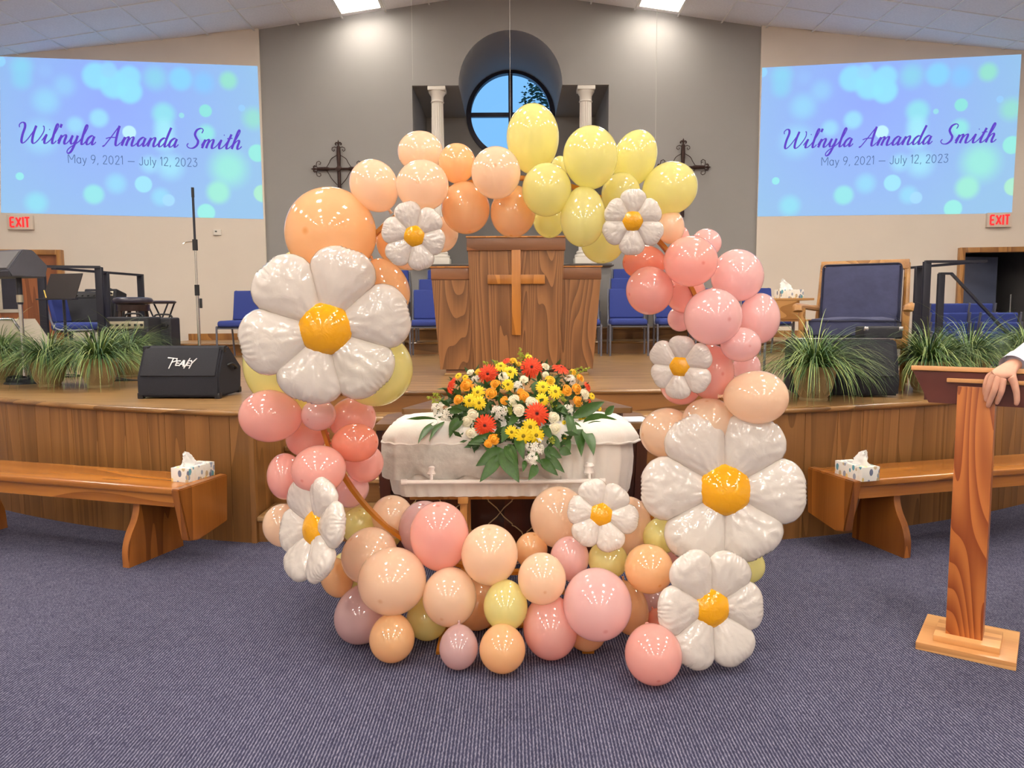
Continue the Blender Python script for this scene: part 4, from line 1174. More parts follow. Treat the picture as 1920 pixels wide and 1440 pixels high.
def balloon_mesh(k):
    if k not in BM_BALLOON:
        prof = []
        for j in range(29):
            t = PI * j / 28 * .975
            c = math.cos(t)
            prof.append((math.sin(t) * (1 - .07 * max(0, -c) ** 2), c if c > 0 else c * 1.10))
        prof[0] = (0, 1.0)
        prof.append((.045, -1.15)); 
        BM_BALLOON[k] = make_mesh('balloon', add_lathe(BM(), prof, 44), LATEX[k][1], 180)
        kn = add_lathe(BM(), [(.04, -1.10), (.05, -1.15), (.07, -1.18), (.05, -1.21), (.09, -1.27), (.0, -1.26)], 14)
        BM_KNOT[k] = make_mesh('knot', kn, LATEX[k][1], 180)
    return BM_BALLOON[k], BM_KNOT[k]
TL, TR = 'on the peach stretch of the arch top', 'on the yellow stretch of the arch top'
RP, RM = 'on the pink arch stretch before the blue armchair', 'on the arch below the pink stretch, by the potted grass'
LD_, LP_ = 'tucked behind the largest daisy', 'on the pink arch stretch beside the casket and floor monitor'
FL, FC, FR = 'in the floor cluster near the sideways-turned daisy', 'in the floor cluster before the casket', 'in the floor cluster around the lowest daisies'
# cx, cy, rx, ry (pixels), colour, layer (0 front .. 3 back), place, crown direction in the picture (deg) or None = towards the viewer
BAL = [
 (620, 437, 85, 86, 'O', 1, TL, None), (701, 347, 45, 50, 'P', 1, TL, 120), (788, 284, 43, 39, 'P', 2, TL, 90), (792, 348, 50, 48, 'P', 0, TL, None), (857, 305, 35, 37, 'O', 1, TL, 90),
 (930, 324, 47, 49, 'P', 0, TL, None), (873, 391, 46, 50, 'O', 1, TL, -80), (962, 398, 43, 50, 'O', 1, TL, -95), (742, 452, 38, 44, 'O', 2, TL, 180), (830, 440, 29, 34, 'P', 2, TL, -20), (765, 478, 34, 29, 'P', 2, TL, -90),
 (726, 538, 40, 58, 'O', 1, LD_, -60), (553, 506, 34, 37, 'Y', 2, LD_, 150), (704, 692, 73, 71, 'Y', 1, LD_, -45), (546, 684, 90, 92, 'Y', 2, LD_, 200),
 (505, 780, 58, 50, 'K', 1, LP_, 175), (597, 778, 33, 30, 'W', 1, LP_, None), (572, 822, 37, 35, 'K', 2, LP_, 190), (662, 785, 46, 41, 'K', 2, LP_, 20), (667, 830, 46, 37, 'C', 1, LP_, 5),
 (597, 881, 52, 46, 'K', 0, LP_, None), (534, 893, 34, 44, 'K', 1, LP_, 180), (684, 869, 36, 37, 'K', 2, LP_, -20), (661, 921, 28, 34, 'W', 3, LP_, -40), (562, 915, 30, 30, 'W', 3, LP_, -90),
 (531, 985, 39, 41, 'P', 2, FL, 190), (672, 985, 33, 36, 'Y', 2, FL, 80), (735, 968, 40, 41, 'P', 2, FL, 90), (728, 1006, 24, 22, 'Y', 3, FL, None), (796, 992, 49, 57, 'L', 2, FC, 90), (824, 1004, 56, 69, 'K', 1, FC, 90),
 (692, 1041, 55, 51, 'P', 1, FL, 130), (735, 1090, 65, 63, 'P', 0, FL, None), (630, 1083, 30, 39, 'O', 2, FL, 200), (652, 1072, 25, 38, 'Y', 3, FL, 200), (681, 1151, 52, 60, 'L', 1, FL, 230),
 (735, 1198, 43, 45, 'O', 0, FL, -90), (801, 1160, 39, 42, 'Y', 1, FC, -80), (843, 1120, 51, 56, 'P', 0, FC, None), (860, 1215, 37, 41, 'L', 1, FC, -90), (918, 1039, 54, 59, 'P', 0, FC, 90), (996, 1031, 31, 36, 'O', 2, FC, 80),
 (893, 1136, 43, 47, 'O', 2, FC, -90), (948, 1137, 42, 47, 'Y', 0, FC, -90), (942, 1218, 44, 45, 'O', 0, FC, -90), (1016, 1085, 46, 49, 'P', 0, FC, None), (1032, 1178, 52, 60, 'K', 1, FC, -85), (1120, 1134, 65, 68, 'W', 0, FC, None),
 (1068, 1046, 37, 44, 'W', 1, FC, 90), (1047, 968, 54, 60, 'P', 2, FC, 90), (1140, 1050, 38, 35, 'Y', 1, FC, None), (1217, 1067, 46, 46, 'O', 0, FR, None), (1241, 1004, 36, 34, 'Y', 1, FR, 45), (1176, 985, 46, 60, 'P', 2, FR, 90),
 (1213, 966, 28, 33, 'W', 3, FR, 70), (1268, 1040, 22, 24, 'W', 2, FR, 0), (1180, 1142, 36, 50, 'O', 1, FR, -80), (1222, 1130, 30, 40, 'L', 2, FR, -60), (1238, 1166, 25, 25, 'C', 2, FR, -60), (1100, 1186, 37, 36, 'O', 2, FC, -90),
 (1225, 1228, 54, 56, 'K', 0, FR, None), (1399, 1060, 36, 34, 'Y', 1, FR, 0),
 (1250, 812, 53, 48, 'P', 1, RM, 180), (1328, 790, 50, 45, 'P', 1, RM, 100), (1420, 745, 59, 51, 'P', 0, RM, 0), (1333, 698, 42, 53, 'K', 1, RP, None), (1276, 722, 39, 38, 'K', 2, RP, 230), (1401, 690, 26, 30, 'W', 2, RP, 0),
 (1389, 646, 38, 33, 'W', 0, RP, None), (1337, 594, 54, 54, 'W', 0, RP, None), (1425, 597, 38, 48, 'W', 1, RP, 0), (1384, 516, 48, 50, 'W', 1, RP, 30), (1295, 490, 51, 48, 'K', 0, RP, None), (1325, 455, 28, 27, 'W', 2, RP, 70),
 (1275, 446, 18, 24, 'K', 3, RP, 100), (1207, 492, 43, 33, 'C', 1, RP, 180), (1217, 545, 44, 46, 'K', 1, RP, 190), (1285, 550, 38, 38, 'K', 2, RP, None), (1275, 598, 24, 24, 'W', 3, RP, 200),
 (999, 258, 50, 64, 'Y', 1, TR, 90), (1107, 293, 52, 58, 'Y', 0, TR, 95), (1190, 296, 41, 54, 'Y', 1, TR, 70), (1257, 353, 53, 49, 'Y', 1, TR, 30), (1025, 356, 47, 50, 'Y', 0, TR, None), (1093, 408, 43, 59, 'Y', 0, TR, -95),
 (1164, 361, 36, 39, 'Y', 1, TR, 60), (1030, 412, 31, 36, 'Y', 2, TR, -90), (1130, 455, 41, 40, 'Y', 2, TR, -90), (1258, 426, 26, 32, 'P', 1, TR, 0), (1050, 312, 17, 20, 'Y', 3, TR, 90)]
OWN = {   # wording that sets look-alikes apart
 (701, 347): 'large pale peach balloon between the biggest orange one and the iron cross', (792, 348): 'large pale peach balloon directly above the small daisy among peaches', (930, 324): 'large pale peach balloon touching the yellow stretch below the round window',
 (857, 305): 'medium orange peach balloon wedged between two pale peach ones at the arch top', (742, 452): 'medium orange peach balloon mostly hidden by the small peach-side daisy',
 (873, 391): 'large orange peach balloon hanging over the pulpit wing', (962, 398): 'large orange peach balloon hanging down over the pulpit cap', (830, 440): 'small pale peach balloon peeking out between small daisy and pulpit', (765, 478): 'small pale peach balloon showing under the small peach-side daisy',
 (704, 692): 'extra large pale yellow balloon behind the biggest daisy, on its casket side', (546, 684): 'extra large pale yellow balloon behind the biggest daisy, on its floor monitor side',
 (505, 780): 'large salmon pink balloon jutting out under the floor monitor', (597, 881): 'large salmon pink balloon just above the sideways-turned daisy', (597, 778): 'small pale rose balloon just under the biggest daisy', (661, 921): 'small pale rose balloon behind the gold hoop', (562, 915): 'small pale rose balloon hidden behind the large one above the sideways daisy',
 (572, 822): 'medium salmon pink balloon between the jutting large one and the hoop', (662, 785): 'medium salmon pink balloon below the yellow one, above the coral one', (534, 893): 'medium salmon pink balloon before the end of the stage steps', (684, 869): 'medium salmon pink balloon below the coral one, touching the casket drape',
 (531, 985): 'medium pale peach balloon behind the outer petals of the sideways daisy', (735, 968): 'medium pale peach balloon at the lower end of the visible hoop', (728, 1006): 'small pale yellow balloon wedged between peach and salmon balloons', (652, 1072): 'small pale yellow balloon behind the sideways daisy near the carpet',
 (824, 1004): 'large egg-shaped salmon pink balloon under the casket handle bar', (1032, 1178): 'large salmon pink balloon touching the carpet below the casket', (692, 1041): 'large pale peach balloon above the biggest peach one of the floor cluster', (735, 1090): 'biggest pale peach balloon of the floor cluster',
 (630, 1083): 'medium orange peach balloon under the sideways daisy', (735, 1198): 'medium orange peach balloon lying on the carpet below the biggest peach one', (801, 1160): 'medium pale yellow balloon behind two peach ones near the carpet', (948, 1137): 'medium pale yellow balloon sitting on an orange one in the floor cluster', (1140, 1050): 'medium pale yellow balloon right under the small casket-corner daisy',
 (843, 1120): 'large pale peach balloon above the dusty lilac one on the carpet', (918, 1039): 'large pale peach balloon before the quatrefoil table front', (1016, 1085): 'large pale peach balloon between the yellow one and the biggest pale rose', (1047, 968): 'large pale peach balloon overlapping the casket side, next to small daisy',
 (996, 1031): 'medium orange peach balloon behind two pale peach ones at the table front', (893, 1136): 'medium orange peach balloon behind the yellow one in the floor cluster', (942, 1218): 'medium orange peach balloon on the carpet carrying the yellow one', (1100, 1186): 'medium orange peach balloon under the biggest pale rose one',
 (1241, 1004): 'medium pale yellow balloon beside the big daisy, over an orange one', (1399, 1060): 'medium pale yellow balloon peeking out between the two largest lower daisies', (1213, 966): 'small pale rose balloon between casket end and big daisy', (1268, 1040): 'small pale rose balloon beside the top of the carpet daisy',
 (1250, 812): 'large pale peach balloon sticking out next to the casket end', (1328, 790): 'large pale peach balloon directly above the big daisy petals', (1420, 745): 'large pale peach balloon sticking out toward the potted grass',
 (1333, 698): 'large salmon pink balloon behind the small pink-stretch daisy', (1295, 490): 'large salmon pink balloon at the top of the pink stretch', (1276, 722): 'medium salmon pink balloon under the small pink-stretch daisy', (1217, 545): 'medium salmon pink balloon in front of the blue choir chairs', (1285, 550): 'medium salmon pink balloon deep inside the pink stretch',
 (1401, 690): 'small pale rose balloon above the peach one by the potted grass', (1325, 455): 'small pale rose balloon topping the pink stretch before the grey wall', (1275, 598): 'small pale rose balloon above the small pink-stretch daisy', (1389, 646): 'medium pale rose balloon in front, low on the pink stretch', (1425, 597): 'medium pale rose balloon next to the small wooden desk',
 (1337, 594): 'large pale rose balloon in the middle front of the pink stretch', (1384, 516): 'large pale rose balloon high on the outer side of the pink stretch',
 (999, 258): 'large pale yellow balloon rising before the round window, topmost of the arch', (1107, 293): 'large pale yellow balloon in front of the white column', (1190, 296): 'large pale yellow balloon behind the one before the column', (1257, 353): 'large pale yellow balloon beside the iron cross', (1025, 356): 'large pale yellow balloon adjoining the peach stretch', (1093, 408): 'large pale yellow balloon hanging beside the pulpit cap',
 (1164, 361): 'medium pale yellow balloon just above the small yellow-side daisy', (1030, 412): 'medium pale yellow balloon behind others over the pulpit cap', (1130, 455): 'medium pale yellow balloon lowest of the yellow stretch'}
fwd = (CAM_R @ Vector((0, 0, -1))).normalized()
CAMV = Vector((0, 0, CAM_H))
ITEMS = []
for i, (cx, cy, rx, ry, k, lay, where, crown) in enumerate(BAL):
    home = 3.24 - .10 * max(0, (cy - 900) / 300) + (lay - 1) * .15
    dd = ray(cx, cy)
    def pos(Y, dd=dd):
        return CAMV + dd * (Y / dd.y)
    def rad(Y, r, dd=dd):
        return r * (dd * (Y / dd.y)).dot(fwd) / F_PX * .985
    r = math.sqrt(rx * ry)
    lo, hi = 1.5, 6.0
    rb = max(rx, ry) if crown is not None and abs(abs(crown) - 90) < 40 else r
    for _ in range(40):                                     # depth at which it would just touch the carpet
        mid = (lo + hi) / 2
        if pos(mid).z - rad(mid, rb) > 0.004: lo = mid
        else: hi = mid
    ITEMS.append(dict(cx=cx, cy=cy, r=r, rx=rx, ry=ry, k=k, lay=lay, where=where, crown=crown, home=min(home, lo), Y=min(home, lo), floor=lo, pos=pos, rad=rad))
for it in range(160):
    for i, a in enumerate(ITEMS):
        for b_ in ITEMS[i + 1:]:
            dpx = math.hypot(a['cx'] - b_['cx'], a['cy'] - b_['cy'])
            if dpx > .97 * (a['r'] + b_['r']): continue
            Ra, Rb = a['rad'](a['Y'], a['r']), b_['rad'](b_['Y'], b_['r'])
            D = (a['pos'](a['Y']) - b_['pos'](b_['Y'])).length
            need = .86 * (Ra + Rb)
            ka, kb = (a['lay'], a['Y']), (b_['lay'], b_['Y'])
            f, g = (a, b_) if ka < kb else (b_, a)
            gap = f['Y'] - g['Y']
            if D < need or gap > -.01:
                s = .25 * max(need - D, .01)
                f['Y'] -= s; g['Y'] += s
    for a in ITEMS:
        a['Y'] += .03 * (a['home'] - a['Y'])
        a['Y'] = max(2.45, min(a['Y'], a['floor'], 3.42))
for a in ITEMS:
    if (a['cx'], a['cy']) == (1399, 1060): a['Y'] = 3.12      # clamped between the two lower daisies
hub = at(963, 712, 3.22)
n_of = {}
for a in ITEMS:
    p = a['pos'](a['Y']); Rr = a['rad'](a['Y'], 1.0)
    me, kn = balloon_mesh(a['k'])
    size = 'small' if a['r'] < 33 else 'medium' if a['r'] < 46 else 'large' if a['r'] < 70 else 'extra large'
    label = '%s %s balloon %s' % (size, LATEX[a['k']][0], a['where'])
    label = OWN.get((a['cx'], a['cy']), label).replace('right under', 'just under')
    o = link('balloon', me)
    tag(o, label, 'balloon', LATEX[a['k']][0] + ' balloons of the arch')
    o.location = p
    if a['crown'] is None:
        off = p - hub
        d = Vector((off.x * .35 + random.uniform(-.2, .2), -1, off.z * .35 - .12 + random.uniform(-.2, .2)))
        sc = (1, 1, 1.0)
        s_long = s_wide = a['r'] * Rr
        o.rotation_mode = 'QUATERNION'; o.rotation_quaternion = face_dir(d).to_quaternion()
        o.scale = (a['rx'] * Rr, a['ry'] * Rr, a['r'] * Rr)
    else:
        t = math.radians(a['crown'])
        d = Vector((math.cos(t), -.35, math.sin(t)))
        horiz = abs(math.cos(t)) > abs(math.sin(t))
        Lx, Wx = (a['rx'], a['ry']) if horiz else (a['ry'], a['rx'])
        o.rotation_mode = 'QUATERNION'; o.rotation_quaternion = face_dir(d, (0, 1, 0)).to_quaternion()
        o.scale = (Wx * Rr, Wx * Rr, Lx * Rr / 1.03)
    c = link('knot', kn, o)
# ---- hoop that carries them
M_gold = mat('ochre gold band', (176, 112, 30), 0.35, metal=0.35, vary=0.08)
HR = 372 * 3.28 / F_PX
hc = at(963, 712, 3.28)
hoop = thing('arch_hoop', 'ochre gold hoop frame carrying the balloon arch', 'hoop', (hc.x, hc.y, 0))
n = 96; bm = BM(); V = []
for k in range(n):
    a = 2 * PI * k / n; c_, s_ = math.cos(a), math.sin(a)
    V.append([bm.verts.new((c_ * (HR + dr), dy, hc.z + s_ * (HR + dr))) for dr, dy in ((-.008, -.02), (.008, -.02), (.008, .02), (-.008, .02))])
for k in range(n):
    for j in range(4):
        bm.faces.new((V[k][j], V[k][(j + 1) % 4], V[(k + 1) % n][(j + 1) % 4], V[(k + 1) % n][j]))
obj('ring', bm, M_gold, hoop)
zb_ = hc.z - HR
for s in (-1, 1):
    xx = s * .30; zz = hc.z - math.sqrt(HR * HR - .09)
    obj('upright', rect((xx, 0, zz / 2), (.03, .03, zz + .01)), M_gold, hoop)
    obj('foot', rect((xx, 0, .008), (.05, .5, .016), bev=.003), M_gold, hoop)
obj('base_bar', rect((0, 0, .02), (.6, .04, .014), bev=.003), M_gold, hoop)

# ================================================================== daisy foil balloons
def foil(name, rgb, rough=0.12, trans=0.25):
    m = bpy.data.materials.new(name); m.use_nodes = True
    nt = m.node_tree; N, L = nt.nodes, nt.links; b = N['Principled BSDF']
    tc = N.new('ShaderNodeTexCoord')
    nz = N.new('ShaderNodeTexNoise'); nz.inputs['Scale'].default_value = 7; nz.inputs['Detail'].default_value = 2; nz.inputs['Distortion'].default_value = 1.0
    oi = N.new('ShaderNodeObjectInfo'); av = N.new('ShaderNodeVectorMath'); av.operation = 'MULTIPLY_ADD'
    cx = N.new('ShaderNodeCombineXYZ')
    for k in range(3): L.new(oi.outputs['Random'], cx.inputs[k])
    L.new(cx.outputs[0], av.inputs[0]); av.inputs[1].default_value = (9, 17, 5); L.new(tc.outputs['Object'], av.inputs[2]); L.new(av.outputs[0], nz.inputs['Vector'])
    rp = N.new('ShaderNodeValToRGB'); c = lin(rgb); rp.color_ramp.elements[0].color = (*[x * .96 for x in c], 1); rp.color_ramp.elements[1].color = (*c, 1)
    L.new(nz.outputs['Fac'], rp.inputs['Fac']); L.new(rp.outputs['Color'], b.inputs['Base Color'])
    b.inputs['Roughness'].default_value = rough; _inp(b, 'Specular IOR Level', 0.0)
    bp = N.new('ShaderNodeBump'); bp.inputs['Strength'].default_value = 0.15; bp.inputs['Distance'].default_value = 0.02; L.new(nz.outputs['Fac'], bp.inputs['Height']); L.new(bp.outputs[0], b.inputs['Normal'])
    tr = N.new('ShaderNodeBsdfTranslucent'); L.new(rp.outputs['Color'], tr.inputs['Color'])
    mx = N.new('ShaderNodeMixShader'); mx.inputs[0].default_value = trans
    L.new(b.outputs[0], mx.inputs[1]); L.new(tr.outputs[0], mx.inputs[2])
    gl = N.new('ShaderNodeBsdfGlossy'); gl.inputs['Roughness'].default_value = 0.07; fr = N.new('ShaderNodeFresnel'); fr.inputs[0].default_value = 1.75
    m4 = N.new('ShaderNodeMixShader'); ge = N.new('ShaderNodeNewGeometry'); iv = N.new('ShaderNodeMath'); iv.operation = 'SUBTRACT'; iv.inputs[0].default_value = 1; L.new(ge.outputs['Backfacing'], iv.inputs[1]); fm = N.new('ShaderNodeMath'); fm.operation = 'MULTIPLY'; L.new(fr.outputs[0], fm.inputs[0]); L.new(iv.outputs[0], fm.inputs[1]); L.new(fm.outputs[0], m4.inputs[0]); L.new(mx.outputs[0], m4.inputs[1]); L.new(bp.outputs[0], gl.inputs['Normal']); L.new(gl.outputs[0], m4.inputs[2]); L.new(m4.outputs[0], N['Material Output'].inputs[0])
    return m
M_petal = foil('pearl white foil', (238, 231, 224), 0.10, 0.4); M_yolk = foil('egg-yolk yellow foil', (242, 172, 18), 0.14, 0.1)
def petal_mesh(seed):
    """One inflated petal along +X, unit flower radius, crimped at its outer seam."""
    rn = random.Random(seed); bm = BM(); nu, nv = 40, 36
    ph = rn.uniform(0, 6); aa = rn.uniform(.9, 1.06)
    def outline(u):
        return .105 + .30 * math.sin(PI * min(1, u ** 1.0 * .62)) ** 1.1
    top, bot = [], []
    for sgn, store in ((1, top), (-1, bot)):
        for i in range(nu + 1):
            u = i / nu; row = []
            for j in range(nv + 1):
                v = -1 + 2 * j / nv
                # superellipse-rounded blade
                r0, r1 = .17, 1.0
                w = .50 * (u ** .75) * (1 - max(0, (u - .58) / .42) ** 2.6 * .0) 
                half = .11 + .30 * min(1, (u / .62)) ** .9 if u < .62 else .41 * math.sqrt(max(0, 1 - ((u - .62) / .40) ** 2.3))
                seam = min(1, (1 - abs(v)) * 2.6) * min(1, (1 - u) * 5 + .0) if u > .5 else min(1, (1 - abs(v)) * 2.6)
                crimp = (1 - min(1, seam * 1.6)) * (u > .35)
                x = r0 + (r1 - r0) * u * aa + (.005 * math.sin(v * 17 + ph) * (u > .9) * (u - .9) * 10)
                y = v * half * (1 + .005 * math.sin(u * 46 + ph) * (abs(v) > .93))
                prof = math.sqrt(max(0, 1 - abs(v) ** 2.2)) * (math.sin(PI * min(1, .12 + u * .66)) ** .55) * (math.sqrt(max(0, 1 - max(0, (u - .72) / .28) ** 2.4)))
                wr = .013 * math.sin(18 * math.atan2(v * .8, max(.02, u - .45)) + ph + 3 * noise.noise(Vector((u * 3, v * 3, seed)))) * max(0, min(1, (math.hypot(v, (u - .5) * 1.8) - .55) * 3.0)) * prof
                wr += .014 * noise.noise(Vector((u * 5, v * 4, seed * 3.1)))* prof
                z = sgn * (.165 * prof) + sgn * wr
                row.append((x, y, z))
            store.append(row)
    T = [[bm.verts.new(p) for p in r] for r in top]; B = [[bm.verts.new(p) for p in r] for r in bot]
    for i in range(nu):
        for j in range(nv):
            bm.faces.new((T[i][j], T[i + 1][j], T[i + 1][j + 1], T[i][j + 1]))
            bm.faces.new((B[i][j + 1], B[i + 1][j + 1], B[i + 1][j], B[i][j]))
    bmesh.ops.remove_doubles(bm, verts=bm.verts, dist=.002)
    return make_mesh('petal', bm, M_petal, 180)
PETALS = [petal_mesh(s) for s in range(1, 5)]
_b = BM(); add_ball(_b, (0, 0, 0), 1.0, 32, 16, (.325, .325, .17))
CENTRE = make_mesh('flower_centre', _b, M_yolk, 180)
_b = BM(); add_ball(_b, (0, 0, -.02), 1.0, 24, 12, (.36, .36, .13)); CORE = make_mesh('foil_core', _b, M_petal, 180)
DAISY = [ # cx, cy, R, phase, yaw (to the viewer's right +), tilt up, cup, label
 (611, 617, 152, 72, 4, 2, .05, 'biggest white daisy foil balloon, before yellow balloons and the floor monitor'),
 (777, 443, 62, 105, 0, 0, .04, 'small white daisy foil balloon among the peach balloons'),
 (1186, 415, 60, 89, 0, 0, .04, 'small white daisy foil balloon among the yellow balloons'),
 (1276, 687, 62, 87, -24, 0, .10, 'small white daisy foil balloon on the pink arch stretch'),
 (1358, 918, 148, 120, 0, 4, .05, 'big white daisy foil balloon beside the pew behind the lectern'),
 (1330, 1138, 112, 118, 20, 0, .14, 'medium white daisy foil balloon standing on the carpet'),
 (1127, 964, 68, 110, 0, 6, .08, 'small white daisy foil balloon before the casket corner'),
 (598, 990, 106, 75, -50, 6, .22, 'medium white daisy foil balloon turned sideways below the pink balloons')]
for k, (cx, cy, R, ph, yaw, tilt, cup, lab) in enumerate(DAISY):
    Yd = 3.2
    for a in ITEMS:
        dpx = math.hypot(a['cx'] - cx, a['cy'] - cy)
        if dpx < R * .85 + a['r'] and not (k == 5 and a['cx'] == 1225) and a['cx'] != 1399:
            over = max(0.0, 1 - dpx / (R * .9 + a['r']))
            Rb = a['rad'](a['Y'], a['r'])
            Yd = min(Yd, a['Y'] - Rb * (.35 + .55 * min(1, over * 2)) - R / F_PX * a['Y'] * .12)
    Yd = max(Yd, 2.5)
    if k == 4: Y4 = Yd
    if k == 5: Yd = min(Yd, Y4 - .07)
    p = at(cx, cy, Yd); dp = (p - CAMV).dot(fwd); S = R * dp / F_PX
    if cy > 1100:
        while p.z - S * 1.0 < .01 and Yd > 2.3:
            Yd -= .01; p = at(cx, cy, Yd); dp = (p - CAMV).dot(fwd); S = R * dp / F_PX
    root = thing('daisy_balloon', lab, 'daisy balloon', p, 0, 'daisy foil balloons of the arch')
    nrm = Vector((math.sin(math.radians(yaw)), -math.cos(math.radians(yaw)), math.tan(math.radians(tilt))))
    tow = (CAMV - p).normalized(); nrm = (nrm.normalized() + Vector((tow.x, 0, tow.z)) * .5).normalized()
    Rm = face_dir(nrm)
    root.matrix_world = Matrix.Translation(p) @ Rm.to_4x4() @ Matrix.Scale(S, 4)
    for q in range(6):
        a = math.radians(ph - 60 * q)
        c = link('petal', PETALS[(q + k) % 4], root)
        c.rotation_euler = Euler((0, -cup, a), 'XYZ')
    c = link('flower_centre', CENTRE, root); c.location = (0, 0, .075)
    link('foil_core', CORE, root)
    if k in (0, 4): 
        c = obj('valve_tab', rect((0, 0, 0), (.05, .06, .008)), M_petal, root); c.location = (math.cos(math.radians(ph)) * 1.0, math.sin(math.radians(ph)) * 1.0, 0); c.rotation_euler = (0, 0, math.radians(ph))


# ================================================================== flower spray on the casket
M_gerb = mat('orange-red gerbera petal', (236, 70, 18), 0.6, vary=0.12, scale=40)
M_gerbc = mat('gerbera dark eye', (70, 20, 14), 0.8, vary=0.3, scale=200)
M_gerbd = mat('gerbera inner ring', (196, 40, 14), 0.7, vary=0.2, scale=200)
M_rose_o = mat('apricot rose petal', (250, 172, 40), 0.6, vary=0.08, scale=40)
M_rose_y = mat('yellow rose petal', (250, 204, 52), 0.6, vary=0.08, scale=40)
M_rose_w = mat('cream white rose petal', (246, 240, 212), 0.6, vary=0.05, scale=40)
M_daisy = mat('yellow daisy petal', (250, 216, 22), 0.6, vary=0.08, scale=40)
M_daisyc = mat('olive daisy eye', (146, 126, 20), 0.8, vary=0.3, scale=300)
M_stock = mat('white stock blossom', (244, 240, 228), 0.6, vary=0.05, scale=60)
M_leaf = mat('glossy leaf green', (50, 88, 24), 0.4, vary=0.22, scale=14)
M_leafd = mat('deep green foliage', (50, 84, 32), 0.5, vary=0.25, scale=30)
M_filler = mat('lime filler sprig', (150, 160, 48), 0.7, vary=0.2, scale=60)
M_bud = mat('green sepals', (110, 140, 60), 0.6, vary=0.1)
spray = thing('flower_spray', 'casket spray of gerberas, roses, yellow daisies and big green leaves', 'flowers', (CX, 3.86, .88))
SP0 = Vector((CX, 3.86, .88))
def cp(x, y):                      # read off an enlargement of the photograph
    return 700 + x / 3.556, 620 + y / 3.556
MC = at(964, 800, 3.86)            # heart of the mound
def sp(x, y, lift=0.0):
    px, py = cp(x, y)
    # mound: near surface bulges to the viewer in the middle, leans back towards the top
    u = (px - 962) / 150; v = (py - 665) / 200
    Y = 3.98 - .46 * min(1.15, max(0, v)) - .10 * max(0, 1 - u * u) * max(0, 1 - abs(v - .5) * 1.6) + .06 * u * u
    Y -= lift
    p = at(px, py, Y)
    if p.z < .80 and p.y > 3.56: p = at(px, py, 3.545 - lift)
    nrm = (p - Vector((CX, 3.95, .70)))
    nrm = Vector((nrm.x * .8, nrm.y * 1.5 - .12, nrm.z * .8)).normalized()
    return p - SP0, nrm, p
def PX(r):                         # radius of the enlargement -> metres at the spray
    return r / 3.556 * 3.75 / F_PX
def daisy_flower(n, r_in, r_out, wid, layers, droop, lift=0.0):
    bm = BM(); rn = random.Random(n * 7 + layers)
    for l in range(layers):
        k = n - 4 * l if l else n
        ro = r_out * (1 - .22 * l)
        for i in range(k):
            a = 2 * PI * (i + .5 * l) / k + rn.uniform(-.06, .06)
            R = Matrix.Rotation(a, 3, 'Z'); z0 = .10 * l + rn.uniform(-.03, .03)
            d = droop * rn.uniform(.6, 1.4)
            pts = [(r_in, -wid * .35, z0), (ro * .55, -wid, z0 + .07), (ro * .9, -wid * .75, z0 - d * .5), (ro, 0, z0 - d), (ro * .9, wid * .75, z0 - d * .5), (ro * .55, wid, z0 + .07), (r_in, wid * .35, z0)]
            m = [(r_in, 0, z0 + .01), (ro * .55, 0, z0 + .03), (ro * .9, 0, z0 - d * .5 - .03)]
            P = [bm.verts.new(R @ Vector(p)) for p in pts]; Q = [bm.verts.new(R @ Vector(p)) for p in m]
            for f in ((P[0], P[1], Q[1], Q[0]), (P[1], P[2], Q[2], Q[1]), (P[2], P[3], Q[2]), (P[3], P[4], Q[2]), (P[4], P[5], Q[1], Q[2]), (P[5], P[6], Q[0], Q[1])):
                bm.faces.new(f)
    return bm
def eye(r, h, mtl):
    return make_mesh('eye', add_lathe(BM(), [(0, h), (r * .5, h * .95), (r * .85, h * .7), (r, h * .2), (r * .9, -.05), (0, -.06)], 16), mtl, 60)
G_MESH = make_mesh('gerbera', daisy_flower(24, .16, 1.0, .092, 3, .16), M_gerb, 180)
G_EYE, G_RING = eye(.17, .26, M_gerbc), eye(.30, .22, M_gerbd)
D_MESH = make_mesh('yellow_daisy', daisy_flower(17, .15, 1.0, .13, 2, .16), M_daisy, 180)
D_EYE = eye(.24, .24, M_daisyc)
def rose_mesh(mtl, seed):
    bm = BM(); rn = random.Random(seed)
    # spiral of cupped petals
    for k in range(17):
        t = k / 16; a = k * 2.4; r = .10 + .80 * t ** .85; h = .62 - .42 * t; w = .9 - .25 * t
        G = []
        for i in range(6):
            row = []
            u = -1 + 2 * i / 5
            for j in range(5):
                v = j / 4
                aa = a + u * w
                rr = r * (.55 + .45 * v) + (.10 * v ** 3 if t > .4 else 0) + .02 * rn.uniform(-1, 1)
                zz = -.35 + (h + .35) * v - (.10 + .16 * t) * v ** 4 * (1 if t > .35 else 0) - .10 * u * u * v
                row.append(bm.verts.new((rr * math.cos(aa), rr * math.sin(aa), zz)))
            G.append(row)
        for A, B in zip(G, G[1:]):
            for j in range(4):
                bm.faces.new((A[j], B[j], B[j + 1], A[j + 1]))
    add_ball(bm, (0, 0, .12), .30, 12, 8, (1, 1, 1.5)); add_ball(bm, (0, 0, -.05), .62, 14, 8, (1, 1, .75))
    return make_mesh('rose', bm, mtl, 180)
R_O, R_Y, R_W = rose_mesh(M_rose_o, 1), rose_mesh(M_rose_y, 2), rose_mesh(M_rose_w, 3)
SEPAL = make_mesh('sepals', add_lathe(BM(), [(0, -.5), (.2, -.45), (.42, -.25), (.55, .0), (.4, -.05), (0, -.1)], 12), M_bud, 60)
